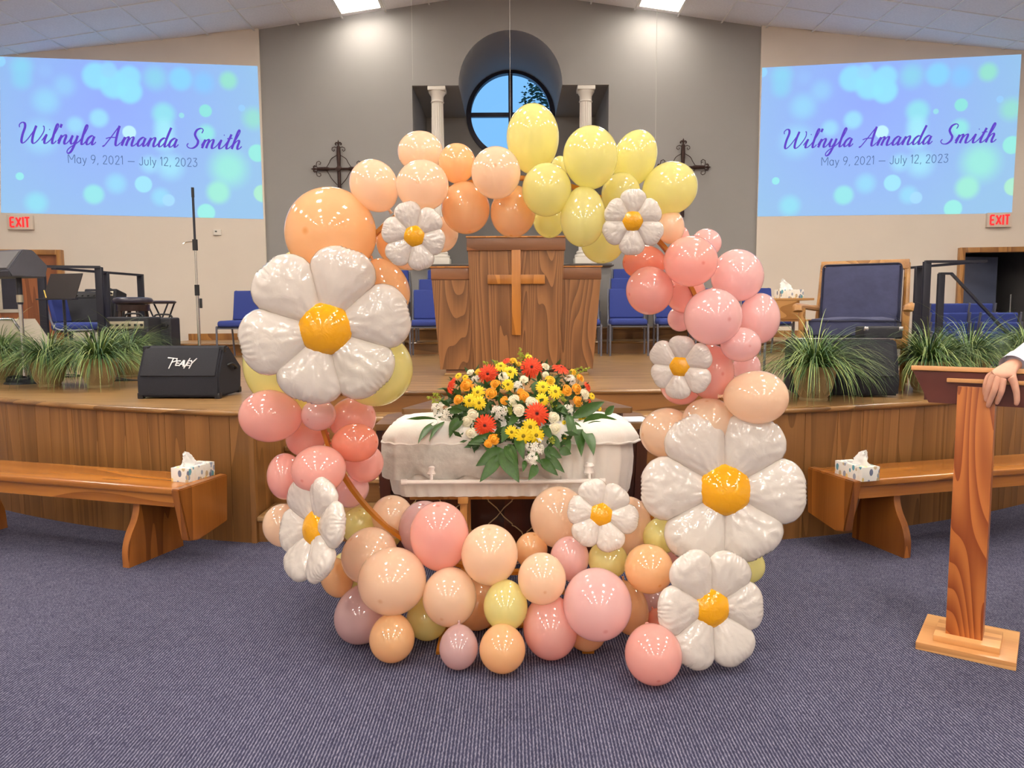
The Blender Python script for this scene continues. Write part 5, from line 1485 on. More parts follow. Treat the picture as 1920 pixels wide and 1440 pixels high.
def stock_mesh(seed):
    bm = BM(); rn = random.Random(seed)
    for k in range(30):
        a, t = rn.uniform(0, 2 * PI), rn.random()
        c = Vector((math.cos(a) * (1 - t) ** .5 * .72, math.sin(a) * (1 - t) ** .5 * .72, t * .65))
        R = face_dir(c + Vector((0, 0, .3)) + Vector((rn.uniform(-.4, .4), rn.uniform(-.4, .4), 0)))
        for q in range(5):
            b_ = 2 * PI * q / 5; s = .24 * rn.uniform(.8, 1.15)
            P = [c + R @ Vector((x * s, y * s, z * s)) for x, y, z in ((0, 0, 0), (.7 * math.cos(b_ - .5), .7 * math.sin(b_ - .5), .25), (1.1 * math.cos(b_), 1.1 * math.sin(b_), .1), (.7 * math.cos(b_ + .5), .7 * math.sin(b_ + .5), .25))]
            bm.faces.new([bm.verts.new(p) for p in P])
    return make_mesh('stock_blossom', bm, M_stock, None)
STK = [stock_mesh(1), stock_mesh(2)]
def place(name, me, x, y, r, lift=0.0, face=None, spin=None, kids=(), up_scale=1.0):
    loc, nrm, p = sp(x, y, lift)
    n = Vector(face) if face is not None else nrm + Vector((0, -.30, 0))
    o = link(name, me, spray)
    R = face_dir(n) @ Matrix.Rotation(random.uniform(0, 6) if spin is None else spin, 3, 'Z')
    o.rotation_mode = 'QUATERNION'; o.rotation_quaternion = R.to_quaternion(); o.location = loc
    s = PX(r); o.scale = (s, s, s * up_scale)
    for km, kn in kids:
        link(kn, km, o)
    return o
GB = [(765, 290, 74, (-.15, -1, .25)), (1055, 245, 80, (.05, -1, .35)), (1250, 252, 66, (.35, -.45, 1)), (745, 632, 76, (-.1, -1, .15)), (1090, 556, 84, (.05, -1, .35)), (517, 372, 72, (-1, -.32, .35)), (1430, 372, 40, (.9, -.5, .5)), (885, 200, 34, (-.4, -.5, .8)), (1442, 482, 30, (.9, -.6, .1))]
for x, y, r, f in GB:
    place('gerbera', G_MESH, x, y, r, .03, f, None, ((G_RING, 'inner_ring'), (G_EYE, 'eye')))
for x, y, r in ((620, 365, 50), (815, 357, 38), (785, 420, 41), (565, 460, 36), (873, 468, 30), (1003, 442, 40), (803, 722, 38), (765, 755, 28), (1290, 398, 43), (1357, 388, 41), (1365, 470, 39), (1380, 312, 32), (985, 412, 30)):
    place('apricot_rose', R_O, x, y, r * 1.05, .015, None, None, ((SEPAL, 'sepals'),))
for x, y, r in ((930, 200, 33), (968, 222, 26), (1180, 330, 40), (700, 275, 30), (1335, 275, 28), (1275, 712, 20)):
    place('yellow_rose', R_Y, x, y, r, .012, None, None, ((SEPAL, 'sepals'),))
for x, y, r in ((866, 304, 36), (1003, 325, 31), (937, 467, 43), (1057, 482, 45), (970, 532, 41), (1148, 237, 31), (662, 562, 42), (622, 606, 38), (652, 682, 38), (1202, 580, 41), (1212, 652, 40), (1412, 420, 38), (645, 278, 28), (1150, 292, 26)):
    place('white_rose', R_W, x, y, r * 1.05, .015, None, None, ((SEPAL, 'sepals'),))
for x, y, r in ((850, 237, 46), (912, 276, 56), (897, 360, 46), (697, 410, 52), (642, 466, 52), (706, 482, 50), (1130, 376, 52), (1212, 406, 54), (1125, 462, 50), (1045, 642, 57), (1000, 702, 57), (1086, 697, 57), (922, 676, 46), (1392, 577, 34), (565, 300, 28), (1037, 172, 28), (612, 312, 26), (1460, 436, 28), (1272, 612, 16), (1510, 520, 18)):
    place('yellow_daisy', D_MESH, x, y, r, .02, None, None, ((D_EYE, 'eye'),))
for k, (x, y, r) in enumerate(((835, 547, 66), (510, 562, 66), (430, 522, 58), (1075, 782, 74), (1062, 858, 52), (965, 372, 46), (1312, 330, 48), (1300, 522, 44), (682, 325, 36), (470, 590, 44))):
    place('stock_blossom', STK[k % 2], x, y, r * 1.1, .0)
# leaves
def leaf_mesh():
    bm = BM(); n = 12
    L, M, R = [], [], []
    for i in range(n + 1):
        t = i / n; w = .5 * math.sin(PI * t ** .8) ** .9 * (1 - .15 * t)
        z = .10 * math.sin(PI * t) - .10 * t * t
        M.append(bm.verts.new((t, 0, z - .03))); L.append(bm.verts.new((t, w, z + .05 * (1 - t)))); R.append(bm.verts.new((t, -w, z + .05 * (1 - t))))
    for i in range(n):
        bm.faces.new((M[i], M[i + 1], L[i + 1], L[i])); bm.faces.new((R[i], R[i + 1], M[i + 1], M[i]))
    bmesh.ops.remove_doubles(bm, verts=bm.verts, dist=.001)
    return make_mesh('leaf', bm, M_leaf, 180)
LEAF = leaf_mesh()
LV = [(430, 595, 200, 592, 45), (430, 610, 295, 735, 75), (475, 612, 370, 722, 50), (565, 580, 505, 708, 64), (600, 600, 500, 690, 44), (860, 790, 688, 900, 100), (845, 830, 713, 1005, 84), (858, 790, 968, 1008, 118), (880, 770, 955, 905, 60), (760, 710, 628, 757, 66),
      (1085, 895, 1040, 992, 64), (1010, 870, 1000, 935, 36), (1140, 790, 1255, 848, 76), (1120, 860, 1228, 962, 68), (1150, 830, 1272, 942, 66), (1240, 790, 1320, 822, 66), (1265, 690, 1312, 815, 60), (1345, 610, 1393, 832, 84), (1400, 650, 1475, 818, 92), (1400, 645, 1600, 645, 88), (1390, 622, 1570, 560, 86),
      (1320, 580, 1552, 468, 84), (1450, 590, 1632, 592, 48), (1540, 560, 1612, 498, 56), (1300, 560, 1312, 692, 66), (600, 540, 470, 530, 46), (620, 520, 490, 520, 50), (900, 760, 962, 885, 64), (830, 690, 640, 745, 56), (1030, 780, 1120, 885, 56), (1130, 640, 1190, 720, 60), (960, 560, 900, 640, 56),
      (900, 640, 860, 740, 70), (960, 700, 1000, 850, 70), (1180, 700, 1250, 790, 60), (700, 600, 600, 560, 60), (1220, 500, 1300, 560, 60), (1060, 400, 1100, 330, 50)]
for bx, by, tx, ty, w in LV:
    out_ = bx < 620 or bx > 1280        # the outer leaves lie over the lid
    a, n1, _ = sp(bx, by, .03 if out_ else -.012); b_, n2, _ = sp(tx, ty, .05 if out_ else .03)
    d = b_ - a; L = d.length; d.normalize()
    n = (n1 + n2 + Vector((0, -.5, .2))).normalized(); y = n.cross(d).normalized(); n = d.cross(y)
    o = link('leaf', LEAF, spray)
    wm = PX(w) * 1.0
    o.matrix_local = basis(d * L, y * wm, n * min(L, .12), a)
# dark foliage that fills the mound, lime sprigs
bm = BM(); rn = random.Random(11)
for _ in range(900):
    x, y = rn.uniform(430, 1480), rn.uniform(240, 760)
    e = ((x - 960) / 520) ** 2 + ((y - 520) / 290) ** 2
    if e > 1: continue
    loc, nrm, _ = sp(x, y, -.025 - rn.random() * .03)
    d = Vector((rn.uniform(-1, 1), rn.uniform(-.7, .1), rn.uniform(-1, 1))).normalized(); s = rn.uniform(.02, .04)
    q = d.cross(nrm)
    if q.length < .05: continue
    q.normalize()
    P = [loc, loc + d * s + q * s * .32, loc + d * s * 2, loc + d * s - q * s * .32]
    bm.faces.new([bm.verts.new(p) for p in P])
o = obj('foliage', bm, M_leafd, spray, smooth=None); o['kind'] = 'stuff'
for x0, y0, x1, y1 in ((985, 210, 978, 110), (1000, 210, 1030, 150), (790, 270, 735, 205), (850, 240, 800, 200), (440, 480, 360, 440), (450, 450, 400, 420), (1330, 290, 1440, 250), (1300, 300, 1390, 240), (1230, 430, 1290, 470), (1180, 700, 1200, 750), (905, 510, 915, 560), (1180, 480, 1220, 500)):
    bm = BM(); a, _, _ = sp(x0, y0, .0); b_, _, _ = sp(x1, y1, .0)
    add_tube(bm, [a, b_], .0015, 5)
    for k in range(34):
        t = rn.random(); c = a.lerp(b_, t) + Vector((rn.uniform(-1, 1), rn.uniform(-1, 1), rn.uniform(-1, 1))) * .018 * (1.15 - t)
        add_ball(bm, c, rn.uniform(.003, .0055), 5, 4)
    obj('filler_sprig', bm, M_filler, spray, smooth=None)
# padded base that rests on the lid
obj('foam_base', add_box(BM(), Vector((CX, 3.86, .876)) - SP0, (.5, .2, .05), bev=.02), M_leafd, spray)

# ================================================================== potted grasses
M_pot = mat('olive tan pot', (158, 136, 94), 0.7, vary=0.15, scale=9, bump=0.1)
M_soil = mat('dark soil', (40, 32, 24), 0.95, vary=0.3, scale=60)
M_grass = mat('grass blade green', (92, 124, 62), 0.5, vary=0.25, scale=5)
M_grass2 = mat('pale grass blade', (152, 168, 100), 0.5, vary=0.2, scale=5)
M_grass3 = mat('deep grass blade', (50, 88, 56), 0.5, vary=0.2, scale=5)
def blades(n, seed, lmin, lmax, w=.0055):
    rn = random.Random(seed); bm = BM()
    for _ in range(n):
        a = rn.uniform(0, 2 * PI); r0 = rn.random() ** .5 * .08; L = rn.uniform(lmin, lmax); lift = rn.uniform(.2, .97); bend = rn.uniform(1.0, 2.3)
        d = Vector((math.cos(a), math.sin(a), 0)); p = d * r0 + Vector((0, 0, .215)); el = math.asin(min(.99, lift)); k = 7
        s = Vector((-d.y, d.x, 0)); s = (s + d * rn.uniform(-.3, .3)).normalized()
        prev = None
        for i in range(k + 1):
            t = i / k; ww = w * (1 - t ** 2 * .92) * (.75 + .5 * rn.random() if i == 0 else 1)
            A, B = bm.verts.new(p + s * ww), bm.verts.new(p - s * ww)
            if prev: bm.faces.new((prev[0], prev[1], B, A))
            prev = (A, B)
            e = el - bend * t
            p = p + (d * math.cos(e) + Vector((0, 0, math.sin(e)))) * (L / k)
    return bm
GRASS = [(make_mesh('foliage', blades(380, 10 + v, .30, .56, .0030), M_grass, None), make_mesh('pale_blades', blades(220, 40 + v, .32, .58, .0030), M_grass2, None), make_mesh('deep_blades', blades(260, 70 + v, .29, .55, .0030), M_grass3, None)) for v in range(3)]
POT = make_mesh('pot', add_lathe(BM(), [(0, 0), (.085, 0), (.088, .012), (.084, .02), (.10, .05), (.118, .10), (.126, .15), (.128, .17), (.134, .175), (.140, .20), (.138, .218), (.126, .222), (.122, .205), (.0, .2)], 36), M_pot, 50)
_b = BM()
for k in range(12):                                        # raised lattice of arcs around the belly
    a0 = 2 * PI * k / 12
    for s in (-1, 1):
        pts = []
        for j in range(9):
            t = j / 8; z = .035 + .115 * t; rr = .094 + (.127 - .094) * min(1, t * 1.05) ** .8
            a = a0 + s * .46 * math.sin(t * PI / 2) ** 1.0
            pts.append((rr * math.cos(a), rr * math.sin(a), z))
        add_tube(_b, pts, .0028, 5)
LATT = make_mesh('lattice_relief', _b, M_pot, 60)
SOIL = make_mesh('soil', add_lathe(BM(), [(0, .208), (.06, .21), (.123, .206)], 20), M_soil, None)
def plant(px, py, v, rot, label, sc=1.0, Y=None):
    p = on(px, py, STAGE) if Y is None else at(px, py, Y)
    t = thing('potted_grass', label, 'potted plant', (p.x, p.y, STAGE), rot, 'potted grasses along the stage edge')
    t.scale = (sc, sc, sc)
    pot = link('pot', POT, t); o = link('lattice_relief', LATT, pot)
    link('soil', SOIL, t)
    for me in GRASS[v]:
        o = link(me.name.split('.')[0], me, t); o['kind'] = 'stuff'
plant(93, 724, 0, .3, 'potted grass between the black foot pedal and another pot', 1.0)
plant(188, 726, 1, 2.1, 'potted grass close beside the logo floor monitor', 1.06)
plant(243, 706, 2, 4.0, 'potted grass standing behind the logo floor monitor', 1.0)
plant(2, 716, 2, 1.0, 'potted grass next to the pale equipment case', 1.05)
plant(1525, 750, 0, 1.4, 'potted grass before the plain black floor monitor', 1.02)
plant(1738, 736, 1, 5.0, 'potted grass behind the edge of the lectern top', 1.02)
plant(1815, 728, 2, 2.6, 'potted grass between two pots, behind the lectern', 1.05)
plant(1922, 712, 0, 3.6, 'potted grass behind the hand on the lectern', 1.05)

# ================================================================== floor monitors and amplifiers
M_carpetblk = mat('black speaker carpet', (34, 35, 44), 0.9, vary=0.2, scale=200, bump=0.5, bscale=400)
M_grille = mat('black metal grille', (44, 45, 52), 0.6, metal=0.3, vary=0.15, scale=300, bump=0.5, bscale=500)
M_tolex = mat('black vinyl', (30, 31, 40), 0.55, vary=0.12, scale=150, bump=0.3, bscale=400)
M_silver = mat('silver panel', (188, 180, 160), 0.3, metal=0.6, vary=0.05)
M_logo = mat('white metal logo', (226, 226, 228), 0.3, vary=0.02)
M_rail = mat('black satin paint', (28, 30, 44), 0.4, vary=0.06)
def wedge(name, label, loc, rz, W, prof, group=None, cat='speaker', parts=True):
    """Loudspeaker wedge: (y, z) outline extruded along X; corners, feet, grille."""
    t = thing(name, label, cat, loc, rz, group)
    bm = BM(); va = [bm.verts.new((-W / 2, y, z)) for y, z in prof]; vb = [bm.verts.new((W / 2, y, z)) for y, z in prof]
    n = len(prof); bm.faces.new(va); bm.faces.new(vb[::-1])
    for k in range(n): bm.faces.new((va[k], vb[k], vb[(k + 1) % n], va[(k + 1) % n]))
    bmesh.ops.bevel(bm, geom=bm.edges[:], offset=.012, segments=2, affect='EDGES')
    obj('cabinet', bm, M_carpetblk, t)
    return t
MP = [(0, .012), (0, .15), (.10, .34), (.19, .36), (.40, .20), (.38, .03), (.34, .012)]
a, b_ = on(258, 748, STAGE), on(411, 748, STAGE)
Wm = (b_ - a).length
mon = wedge('floor_monitor', 'black floor monitor speaker with a white logo on its sloped grille', ((a.x + b_.x) / 2, (a.y + b_.y) / 2, STAGE), math.atan2(b_.y - a.y, b_.x - a.x), Wm, MP, 'wedge monitors on the stage')
g0, g1 = Vector((0, .005, .155)), Vector((0, .098, .338))
gd = (g1 - g0).normalized(); gn = Vector((0, -gd.z, gd.y))
gr = obj('grille', add_box(BM(), (g0 + g1) / 2 + gn * .003, (Wm - .05, (g1 - g0).length, .012), Matrix((Vector((1, 0, 0)), gd, Vector((1, 0, 0)).cross(gd))).transposed(), bev=.003), M_grille, mon)
P_ = [[(-.35, 1.12), (.95, 1.0), (.98, .68), (.36, .48)], [(.42, .95), (.02, -.38)],                          # P with its sweep
      [(1.5, .66), (1.06, .66), (.92, .02), (1.36, .02)], [(1.0, .34), (1.34, .34)],                              # E
      [(1.46, -.02), (1.98, .70), (2.02, -.06)], [(1.64, .2), (1.98, .2)],                                        # A
      [(2.12, .70), (2.24, -.36), (2.86, 1.0)],                                                                   # V
      [(3.06, .66), (2.70, .66), (2.56, .02), (2.94, .02)], [(2.64, .34), (2.92, .34)],                           # E
      [(3.16, .70), (3.28, .34), (3.86, .98)], [(3.28, .34), (3.0, -.38)]]                                        # Y
bm = BM(); lx, lh = at(321, 670, 5.3).x - mon.location.x, .052
for s in P_:
    pts = [Vector((x * .0475, z * lh)) for x, z in s]
    for q0, q1 in zip(pts, pts[1:]):
        w0, w1 = .0038, .0026
        d = (q1 - q0).normalized(); nn = Vector((-d.y, d.x))
        loop = [q0 + nn * w0 - d * .003, q0 - nn * w0 - d * .003, q1 - nn * w1 + d * .004, q1 + nn * w1 + d * .004]
        Mx = lambda q, o: Vector((lx, 0, 0)) + g0 + Vector((1, 0, 0)) * q.x + gd * (q.y + .075) + gn * o
        A = [bm.verts.new(Mx(q, .010)) for q in loop]; B = [bm.verts.new(Mx(q, .014)) for q in loop]
        bm.faces.new(A[::-1]); bm.faces.new(B)
        for k in range(4): bm.faces.new((A[k], A[(k + 1) % 4], B[(k + 1) % 4], B[k]))
lg = obj('brand_lettering', bm, M_logo, gr, smooth=None)
for sx in (-1, 1):
    for y, z in ((.02, .02), (.36, .03), (.12, .335)):
        obj('corner_guard', rect((sx * (Wm / 2 - .016), y + .004, z), (.04, .045, .045), bev=.01), M_blackp, mon)
    obj('handle', add_tube(BM(), catmull([(sx * Wm / 2, .16, .22), (sx * (Wm / 2 + .022), .18, .23), (sx * (Wm / 2 + .022), .26, .2), (sx * Wm / 2, .28, .19)], 4), .009, 6), M_blackp, mon)
p = p_mon = on(1606, 745, STAGE)
m2 = wedge('floor_monitor', 'plain black floor monitor speaker half hidden behind potted grass', (p.x - .06, p.y + .02, STAGE), -.15, .66, [(0, .012), (-.015, .12), (.07, .36), (.1, .385), (.38, .385), (.40, .02)], 'wedge monitors on the stage')
obj('grille', rect((0, .025, .245), (.6, .012, .22), (-.34, 0, 0)), M_grille, m2)
obj('metal_edge', add_tube(BM(), [(-.32, .085, .388), (.32, .085, .388)], .006, 6), M_chrome, m2)
def amp(label, loc, rz, W, D, H, tilt=0.0, panel='top', stand=None, group='amplifiers on the stage'):
    t = thing('guitar_amplifier', label, 'amplifier', loc, rz, group)
    R = Matrix.Rotation(-tilt, 4, 'X'); zz = stand or 0
    def put(name, bm, m, par=t):
        bm.transform(Matrix.Translation((0, 0, zz)) @ R); return obj(name, bm, m, par)
    cab = put('cabinet', rect((0, 0, H / 2), (W, D, H), bev=.02, seg=3), M_tolex)
    put('speaker_cloth', rect((0, -D / 2 - .002, H * .42), (W - .05, .012, H * .66), bev=.004), M_grille, t)
    pan = put('control_panel', rect((0, -D / 2 + .0, H * .86), (W - .08, .016, H * .13), bev=.003), M_silver if panel == 'front' else M_blackp)
    for k in range(6):
        put('knob', add_tube(BM(), [(-W * .36 + W * .72 * k / 5, -D / 2 - .008, H * .86), (-W * .36 + W * .72 * k / 5, -D / 2 - .026, H * .86)], .012, 8), M_blackp, pan)
    put('carry_handle', add_tube(BM(), catmull([(-.09, 0, H), (-.06, 0, H + .03), (.06, 0, H + .03), (.09, 0, H)], 4), .01, 6), M_blackp)
    if stand:
        for s in (-1, 1):
            obj('stand_leg', add_tube(BM(), [(s * W * .42, -D * .5, 0), (s * W * .42, D * .5, stand + .05)], .014, 8), M_rail, t)
            obj('stand_leg', add_tube(BM(), [(s * W * .40, D * .55, 0), (s * W * .40, -D * .55, stand + .005)], .014, 8), M_rail, t)
        obj('stand_bar', add_tube(BM(), [(-W * .42, 0, stand * .5), (W * .42, 0, stand * .5)], .012, 8), M_rail, t)
    return t
def st(px, Y):
    return Vector((at(px, 600, Y).x, Y, STAGE))
amp('black combo amplifier on a tilt stand behind the music stand', st(162, 9.3), .3, .42, .24, .42, .35, 'top', .42)
amp('black combo amplifier with chrome-edged top on a tilt stand', st(192, 9.7), -.05, .42, .24, .46, .25, 'front', .42)
amp('black amplifier with silver control strip standing below the wooden stool', st(251, 7.6), .0, .41, .28, .55, 0, 'front')
amp('narrow black amplifier beside the one with the silver strip', st(306, 7.9), .12, .24, .3, .54, 0, 'top')
bx = thing('mixer_box', 'low silver equipment box with black knobs on the stage floor', 'equipment box', st(302, 7.45) , .05)
obj('case', rect((0, 0, .12), (.2, .16, .24), bev=.008), M_silver, bx)
for k in range(6): obj('knob', add_tube(BM(), [(-.075 + .03 * k, -.08, .2), (-.075 + .03 * k, -.1, .2)], .009, 8), M_blackp, bx)
ea = thing('equipment_case', 'low black box with metal corners lying on the plain floor monitor', 'equipment case', st(1648, p_mon.y + .26) + Vector((0, 0, .384)), -.15)
obj('case', rect((0, 0, .042), (.25, .22, .084), bev=.014, seg=3), M_tolex, ea)
for sx in (-1, 1): obj('corner_guard', rect((sx * .112, -.10, .07), (.03, .025, .03), bev=.006), M_chrome, ea)

# wooden-legged stool and folding stool
M_stoolpad = mat('dark vinyl pad', (52, 48, 62), 0.35, vary=0.08)
M_espresso = wood('espresso wood', (36, 24, 24), (58, 40, 38), 'Z', rings=4, tone=0.03)
s1 = thing('bar_stool', 'dark round padded bar stool with wooden legs behind the amplifier', 'stool', st(251, 8.45))
Hs = .76
obj('seat', add_lathe(BM(), [(0, Hs), (.15, Hs), (.19, Hs - .01), (.205, Hs - .035), (.2, Hs - .06), (.17, Hs - .075), (0, Hs - .08)], 32), M_stoolpad, s1, 180)
obj('seat_ring', add_lathe(BM(), [(0, Hs - .08), (.17, Hs - .08), (.165, Hs - .15), (0, Hs - .15)], 24), M_espresso, s1)
for k in range(4):
    a = PI / 4 + k * PI / 2
    obj('leg', add_tube(BM(), [(.13 * math.cos(a), .13 * math.sin(a), Hs - .12), (.2 * math.cos(a), .2 * math.sin(a), 0)], [.022, .018], 8), M_espresso, s1)
obj('foot_ring', add_tube(BM(), [(.18 * math.cos(2 * PI * k / 20), .18 * math.sin(2 * PI * k / 20), .25) for k in range(20)], .01, 6, closed=True), M_chrome, s1)
s2 = thing('folding_stool', 'black round folding stool with crossed legs by the cream wall', 'stool', st(303, 9.7))
Hs = .74
obj('seat', add_lathe(BM(), [(0, Hs), (.17, Hs), (.185, Hs - .015), (.17, Hs - .035), (0, Hs - .04)], 24), M_stoolpad, s2)
for s in (-1, 1):
    for y in (-.09, .09): obj('leg', add_tube(BM(), [(s * .13, y, Hs - .03), (-s * .17, y * 1.3, 0)], .011, 6), M_rail, s2)

# chair behind the music stand
dup(proto, st(150, 8.9), 1.75, 'blue padded chair standing behind the black music stand', 'blue choir chairs')

# ================================================================== stands
tl = thing('microphone_stand', 'tall chrome and black boom stand in front of the cream wall', 'stand', st(372, 7.2))
H = at(361, 352, 7.2).z - STAGE; lean = at(361, 352, 7.2).x - st(372, 7.2).x
def ls(z): return (lean * z / H, 0, z)
obj('lower_tube', add_tube(BM(), [ls(.04), ls(H * .46)], .014, 10), M_chrome, tl)
obj('upper_tube', add_tube(BM(), [ls(H * .44), ls(H * .72)], .010, 10), M_chrome, tl)
obj('boom_tube', add_tube(BM(), [ls(H * .70), ls(H)], .011, 10), M_rail, tl)
obj('boom_tip', add_tube(BM(), [ls(H * .95), ls(H + .002)], .0135, 10), M_blackp, tl)
for z, r in ((.46, .022), (.70, .024)):
    obj('clutch', add_tube(BM(), [ls(H * z - .05), ls(H * z + .05)], r, 10), M_blackp, tl)
obj('clamp_handle', add_tube(BM(), [ls(H * .72), (lean * .72 - .07, -.02, H * .72 - .01), (lean * .72 - .1, -.02, H * .72 - .025)], .006, 6), M_chrome, tl)
obj('clip', add_box(BM(), (lean * .38 + .03, 0, H * .39), (.022, .02, .09), bev=.004), M_blackp, tl)
for k in range(3):
    a = 2 * PI * k / 3 + .4
    obj('leg', add_tube(BM(), [(0, 0, .12), (.28 * math.cos(a), .28 * math.sin(a), .012)], .011, 8), M_chrome, tl)
ms = thing('music_stand', 'black music stand with sheet tray in front of the blue chair', 'music stand', st(112, 7.3), -.25)
M_tray = mat('dark brown metal', (40, 34, 34), 0.45, vary=0.08)
zt_ = at(112, 562, 7.3).z - STAGE
tr = BM(); add_box(tr, (0, .06, zt_ + .125), (.37, .008, .27), (-.42, 0, 0)); obj('desk', tr, M_tray, ms)
obj('lip', rect((0, -.02, zt_ + .005), (.42, .07, .012), bev=.003), M_rail, ms)
obj('pole', add_tube(BM(), [(0, .06, .05), (0, .06, zt_ + .09)], .013, 8), M_rail, ms)
for k in range(3):
    a = 2 * PI * k / 3 + PI / 2
    obj('leg', add_tube(BM(), [(0, .06, .22), (.26 * math.cos(a), .06 + .26 * math.sin(a), .012)], .01, 8), M_rail, ms)
obj('pencil', add_tube(BM(), [(-.12, -.02, zt_ + .02), (-.16, .0, zt_ + .09)], .006, 6), mat('yellow pencil', (220, 190, 80), 0.5), ms)
# monitor speaker on a pole
sx_ = st(40, 6.5)
sps = thing('speaker_stand', 'chrome pole stand under the small grey monitor speaker', 'stand', sx_)
zsp = at(40, 521, 6.5).z - STAGE
obj('pole', add_tube(BM(), [(0, 0, .05), (0, 0, zsp * .8)], .016, 10), M_chrome, sps)
obj('upper_pole', add_tube(BM(), [(0, 0, zsp * .75), (0, 0, zsp)], .022, 10), M_rail, sps)
obj('collar', add_tube(BM(), [(0, 0, zsp * .77), (0, 0, zsp * .84)], .026, 10), M_silver, sps)
obj('round_base', add_lathe(BM(), [(0, .03), (.05, .03), (.15, .015), (.16, 0), (0, 0)], 28), M_rail, sps)
M_greyspk = mat('charcoal speaker plastic', (74, 74, 84), 0.6, vary=0.08)
hs_ = at(40, 470, 6.5).z - at(40, 521, 6.5).z
w = thing('monitor_speaker', 'small charcoal wedge speaker mounted on the chrome pole', 'speaker', (sx_.x - .06, sx_.y, STAGE + zsp), -.35)
prof = [(-.17, 0), (-.2, .05), (-.06, hs_), (.03, hs_), (.16, hs_ * .45), (.13, 0)]
bm = BM(); W = .42; va = [bm.verts.new((-W * .6, y, z)) for y, z in prof]; vb = [bm.verts.new((W * .55, y, z)) for y, z in prof]
bm.faces.new(va); bm.faces.new(vb[::-1])
for k in range(6): bm.faces.new((va[k], vb[k], vb[(k + 1) % 6], va[(k + 1) % 6]))
bmesh.ops.bevel(bm, geom=bm.edges[:], offset=.008, segments=2, affect='EDGES')
obj('cabinet', bm, M_greyspk, w)
d0, d1 = Vector((0, -.195, .06)), Vector((0, -.065, hs_ - .01)); dd = (d1 - d0).normalized()
obj('grille', add_box(BM(), (d0 + d1) / 2 - Vector((.012, .004, 0)), (W * 1.05, (d1 - d0).length * .92, .01), Matrix((Vector((1, 0, 0)), dd, Vector((1, 0, 0)).cross(dd))).transposed()), mat('grey mesh grille', (104, 102, 104), 0.6, vary=0.1, scale=300), w)
# pale equipment case, sloped, chrome trim
ec = thing('equipment_console', 'pale grey sloped console with chrome trim beside the stage railing', 'console', st(30, 7.0) , .05)
zc_ = at(30, 598, 7.0).z - STAGE
o = [(-.45, 0), (.36, 0), (.34, .1), (.07, zc_), (-.45, zc_)]
obj('side_panel', add_prism(BM(), o, .35, Matrix.Translation((0, -.17, 0))), mat('pale grey laminate', (190, 180, 164), 0.5, vary=0.03), ec, smooth=None)
obj('chrome_trim', add_tube(BM(), [(-.45, -.172, zc_), (.07, -.172, zc_), (.34, -.172, .1)], .012, 6), M_chrome, ec)
for k in range(9): obj('trim_bead', add_lathe(BM(), [(0, .012), (.012, .006), (.014, 0), (0, -.004)], 8, (-.30 + .04 * k, -.16, zc_ + .008)), M_blackp, ec)
# pedal and cables
p = on(37, 718, STAGE)
pd = thing('foot_pedal', 'black rounded foot pedal on the stage edge', 'pedal', (p.x, p.y, STAGE), .1)
obj('housing', add_box(BM(), (0, 0, .028), (.19, .1, .056), bev=.025, seg=3), M_blackp, pd)
obj('tread_plate', add_box(BM(), (0, -.005, .058), (.14, .08, .01), bev=.004), M_grille, pd)
rn = random.Random(4)
for px, py, lab in ((140, 708, 'tangled black cable on the stage floor between the pots'), (228, 716, 'black cable on the stage floor beside the logo monitor')):
    p = on(px, py, STAGE)
    pts = [(rn.uniform(-.22, .22), rn.uniform(-.1, .12), .008 + .01 * (k % 2) + .03 * rn.random() * (k % 3 == 0)) for k in range(11)]
    tag(obj('cable', add_tube(BM(), catmull(pts, 6), .005, 6), M_blackp, loc=(p.x, p.y, STAGE)), lab, 'cable', 'cables on the stage')

# ================================================================== railings
def railing(label, posts, bar, floor=STAGE, group='black stair railings'):
    a = posts[0]; t = thing('handrail', label, 'railing', (a[0], a[1], floor), 0, group); o = Vector((a[0], a[1], floor))
    for x, y, z in posts:
        obj('post', rect(Vector((x, y, (floor + z) / 2)) - o, (.075, .04, z - floor), bev=.004), M_rail, t)
    for q0, q1 in zip(bar, bar[1:]):
        obj('rail_bar', add_bar(BM(), Vector(q0) - o, Vector(q1) - o, .055, .025), M_rail, t)
def rp(px, py, Y): 
    q = at(px, py, Y); return (q.x, q.y, q.z)
Zr = rp(185, 501, 8.2)[2]
def rl(px, Y): return (at(px, 500, Y).x, Y, Zr)
railing('black flat-bar railing beside the music stand', [rl(185, 8.2), rl(77, 8.0)], [rl(188, 8.2), rl(70, 8.0)])
railing('black flat-bar railing before the cream wall near the folding stool', [rl(262, 9.95), rl(197, 9.25)], [rl(265, 9.98), rl(197, 9.25), rl(100, 8.35)])
railing('black flat-bar railing next to the dark doorway, straight part', [rl(1738, 8.0)], [rl(1735, 8.0), rl(1848, 8.0)])
railing('black flat-bar railing just behind the blue armchair', [rl(1722, 9.0), rl(1640, 9.9)], [rl(1640, 9.9), rl(1722, 9.0), rl(1830, 8.1)])
p0, p1, p2 = rp(1765, 513, 8.9), rp(1784, 513, 8.9), rp(1885, 622, 8.7)
railing('black sloping stair handrail in front of the dark doorway', [p0], [(p0[0] - .02, p0[1], p0[2]), p1, (p2[0] + .35, p2[1], p2[2] - .35 * 1.0)], 0.0)

# ================================================================== stacked chairs by the doorway
for px, Y, n, lab in ((1783, 9.9, 6, 'blue padded chair in the stack behind the straight railing'), (1832, 10.1, 6, 'blue padded chair in the stack against the doorway frame'), (1874, 9.7, 5, 'blue padded chair in the stack under the sloping handrail')):
    x = at(px, 600, Y).x
    for k in range(n):
        dup(proto, (x + .016 * (k - n), Y + .05 * k, .118 * k), PI - .12, lab, 'stacked blue chairs')

